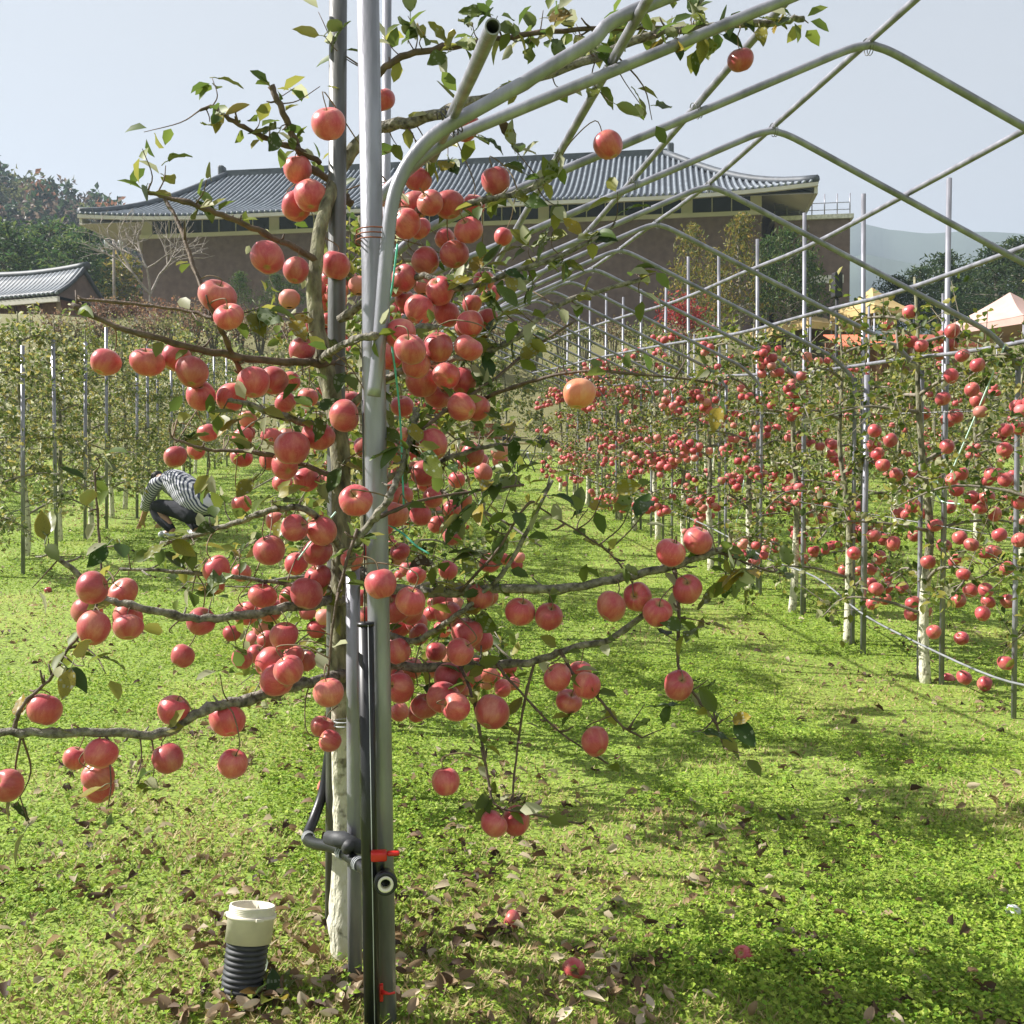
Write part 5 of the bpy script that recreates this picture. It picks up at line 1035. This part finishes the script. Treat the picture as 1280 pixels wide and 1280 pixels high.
# tents and timber shelter to the right of the rows
M['ytent'] = mat('yellow_canvas', (.5, .36, .15, 1), .8, 0, .08, 2); M['ptent'] = mat('pink_canvas', (.5, .33, .29, 1), .8, 0, .08, 2); M['rtent'] = mat('red_orange_awning', (.5, .13, .06, 1), .8, 0, .15, 2); M['timber'] = mat('brown_timber', (.2, .1, .055, 1), .8, 0, .3, 6)
def tent(px, top, eave, w, D, m, label):
    c_ = PD(px, eave, D); zg = ground(c_.x, c_.y); He = c_.z - zg; Ht = PD(px, top, D).z - zg; W = w * D / F / 2; t = thing('tent', (c_.x, c_.y, zg), label, 'tent', None, .35); mb = MB(); n_ = 8
    for s4 in range(4):
        Mr = Matrix.Rotation(s4 * math.pi / 2, 4, 'Z'); b0 = len(mb.v)
        for i in range(7):
            f = i / 6; hw = W * (1 - f) + .02; zz = He + (Ht - He) * (f ** 1.5 * .6 + f * .4)
            for j in range(7): mb.v.append(Mr @ Vector(((j / 3 - 1) * hw, -hw, zz - .05 * (1 - (j / 3 - 1) ** 2) * (1 - f))))
        for i in range(6):
            for j in range(6): k = b0 + i * 7 + j; mb.f.append((k, k + 1, k + 8, k + 7)); mb.m.append(0)
    mb.build('canopy', m, t)
    for s4 in range(4):
        Mr = Matrix.Rotation(s4 * math.pi / 2, 4, 'Z'); MB().box((-W, -W - .01, He - .3), (W, -W + .01, He - .02), Mr).build('valance', m, t, None, False)
        q = Mr @ Vector((W - .03, W - .03, 0)); MB().tube([q, q + Vector((0, 0, He))], .035, 6).build('tent_pole', M['galv'], t)
tent(1090, 360, 390, 70, 40, M['ytent'], 'yellow peaked canvas tent beyond the laden rows'); tent(1262, 366, 408, 120, 38, M['ptent'], 'pale pink peaked canvas tent beyond the laden rows')
tent(1010, 392, 412, 100, 42, M['ytent'], 'low yellow canvas awning beside the larches')
c_ = PD(1130, 436, 36); zg = ground(c_.x, c_.y); He = c_.z - zg; st = thing('timber_shelter', (c_.x, c_.y, zg), 'timber shelter with a red-orange awning below the tents', 'shelter', None, -.15); W = 85 * 36 / F
MB().poly([(-W, -.8, He), (W, -.8, He), (W, 1.5, He + .75), (-W, 1.5, He + .75)]).build('awning', M['rtent'], st).modifiers.new('s', 'SOLIDIFY').thickness = .05
for k in range(5):
    x_ = -W + .1 + (2 * W - .2) * k / 4; MB().box((x_ - .07, -.78, -.3), (x_ + .07, -.64, He + .02)).build('post', M['timber'], st, None, False)
for zz in (.5, .95): MB().box((-W, -.63, zz), (W, -.58, zz + .12)).build('rail', M['timber'], st, None, False)
MB().box((-W, 1.2, -.3), (W, 1.3, He + .4)).build('back_wall', M['timber'], st, None, False)
c_ = PD(1046, 372, 30); zg = ground(c_.x, c_.y); sp = thing('speaker_pole', (c_.x, c_.y, zg), 'black box on a dark pole beside the yellow tent', 'pole'); MB().tube([(0, 0, -.2), (0, 0, c_.z - zg)], .05, 8).build('pole', M['chairblk'], sp); MB().box((-.13, -.13, c_.z - zg), (.13, .13, c_.z - zg + .75)).build('box', M['chairblk'], sp, None, False, .03)

# ------------------------------------------------------------------ wooded hill, far mountains, haze
HX, HY, HH = -66, 165, 41
def hillz(x, y): return 7 + HH * math.exp(-((x - HX) / 58) ** 2 - ((y - HY) / 48) ** 2) + 2.5 * math.sin(x * .09) * math.sin(y * .07)
xs = np.linspace(-220, 90, 60); ys = np.linspace(85, 330, 45); mb = MB(); mb.v = [Vector((a_, b_, hillz(a_, b_) - (6 if i in (0,) else 0))) for i, b_ in enumerate(ys) for a_ in xs]; mb.f = [(r_ * 60 + i, r_ * 60 + i + 1, (r_ + 1) * 60 + i + 1, (r_ + 1) * 60 + i) for r_ in range(44) for i in range(59)]; mb.m = [0] * len(mb.f)
tag(mb.build('wooded_hill', mat('forest_floor', (.05, .05, .035, 1), .95, 0, .3, .05)), 'hill slope under the wood', None, None, 'structure')
C = []; Dd = []; Nn = []; Ln = []; Cc = []
for k in range(1500):
    x_ = random.uniform(-150, 20); y_ = random.uniform(100, 185); z_ = hillz(x_, y_)
    if z_ < 9.5: continue
    kind = random.choices((0, 1, 2, 3), (5, 3, 1.0, 1.2))[0]; Ht = random.uniform(5, 9); n = 90; d = unit(n) * rng.random((n, 1)) ** .4
    if kind == 0: r = np.clip(1.1 - (d[:, 2:3] * .5 + .5), .12, 1); d = d * np.hstack([r * 2.6, r * 2.6, np.full((n, 1), Ht * .5)])
    else: d = d * np.array([2.4, 2.4, Ht * .42])
    pal = [[(.03, .06, .03), (.045, .08, .035), (.06, .1, .04)], [(.14, .1, .07), (.18, .14, .1), (.1, .08, .06)], [(.24, .11, .05), (.2, .1, .06)], [(.16, .17, .06), (.12, .14, .05)]][kind]
    C.append(d + np.array([x_, y_, z_ + Ht * .5])); Ln.append(rng.uniform(.8, 1.5, n) * (1 if kind == 0 else .8)); Cc.append(pick(pal, n, .3)); Dd.append(unit(n, .2)); Nn.append(unit(n, .6))
Ln = np.concatenate(Ln)
tag(cards('woodland', np.concatenate(C), np.concatenate(Dd), np.concatenate(Nn), Ln, Ln * .6, np.concatenate(Cc), M['foliage']), 'mixed pine and autumn woodland covering the hill', None, None, 'stuff')
def mountain(D, prof, depth, label, m):
    a_ = np.linspace(0, 1, 90); px = 1000 + a_ * 700; py = np.interp(px, *zip(*prof)) + 5 * (fbm(px * .012, px * 0 + D * .01) - .5) + 2 * (fbm(px * .05, px * 0 + 3) - .5); mb = MB(); n_ = len(px); top = [PD(p_, q_, D) for p_, q_ in zip(px, py)]
    for r_, f in enumerate(lin(0, 1, 8)):
        for i, p_ in enumerate(top):
            back = (p_ - CAM); back.z = 0; back.normalize(); q = p_ - back * depth * (1 - f); q.z = -5 + (p_.z + 5) * f ** 1.2 * (1 if f == 1 else .9 + .15 * float(vnoise(i * .12, r_ * .7))); mb.v.append(q)
    for r_ in range(7):
        for i in range(n_ - 1): k = r_ * n_ + i; mb.f.append((k, k + 1, k + n_ + 1, k + n_)); mb.m.append(0)
    b0 = len(mb.v)
    for p_ in top: back = (p_ - CAM); back.z = 0; back.normalize(); q = p_ + back * depth; q.z = -5; mb.v.append(q)
    for i in range(n_ - 1): mb.f.append((7 * n_ + i, 7 * n_ + i + 1, b0 + i + 1, b0 + i)); mb.m.append(0)
    tag(mb.build('mountain_range', m), label, None, None, 'structure')
MM = mat('far_forested_slopes', (.05, .07, .05, 1), .95, 0, .4, .01)
mountain(820, [(1000, 300), (1060, 276), (1110, 287), (1160, 292), (1210, 289), (1290, 294), (1400, 280), (1700, 300)], 220, 'far hazy mountain ridge', MM)
mountain(620, [(1000, 345), (1080, 318), (1150, 330), (1230, 322), (1290, 330), (1400, 315), (1700, 330)], 150, 'nearer hazy forested ridge', MM)
hz_ = MB().box((-900, -60, -14), (1500, 1150, 245)).build('haze', [], None, None, False); hz_['kind'] = 'stuff'; hz_['label'] = 'thin pale autumn haze filling the valley air'
hm = bpy.data.materials.new('thin_haze'); hm.use_nodes = True; hn = hm.node_tree; hn.nodes.clear(); ho = hn.nodes.new('ShaderNodeOutputMaterial'); pv = hn.nodes.new('ShaderNodeVolumePrincipled')
pv.inputs['Color'].default_value = (.68, .82, 1, 1); pv.inputs['Density'].default_value = .0006; pv.inputs['Anisotropy'].default_value = .2; hn.links.new(pv.outputs[0], ho.inputs['Volume']); hz_.data.materials.append(hm)
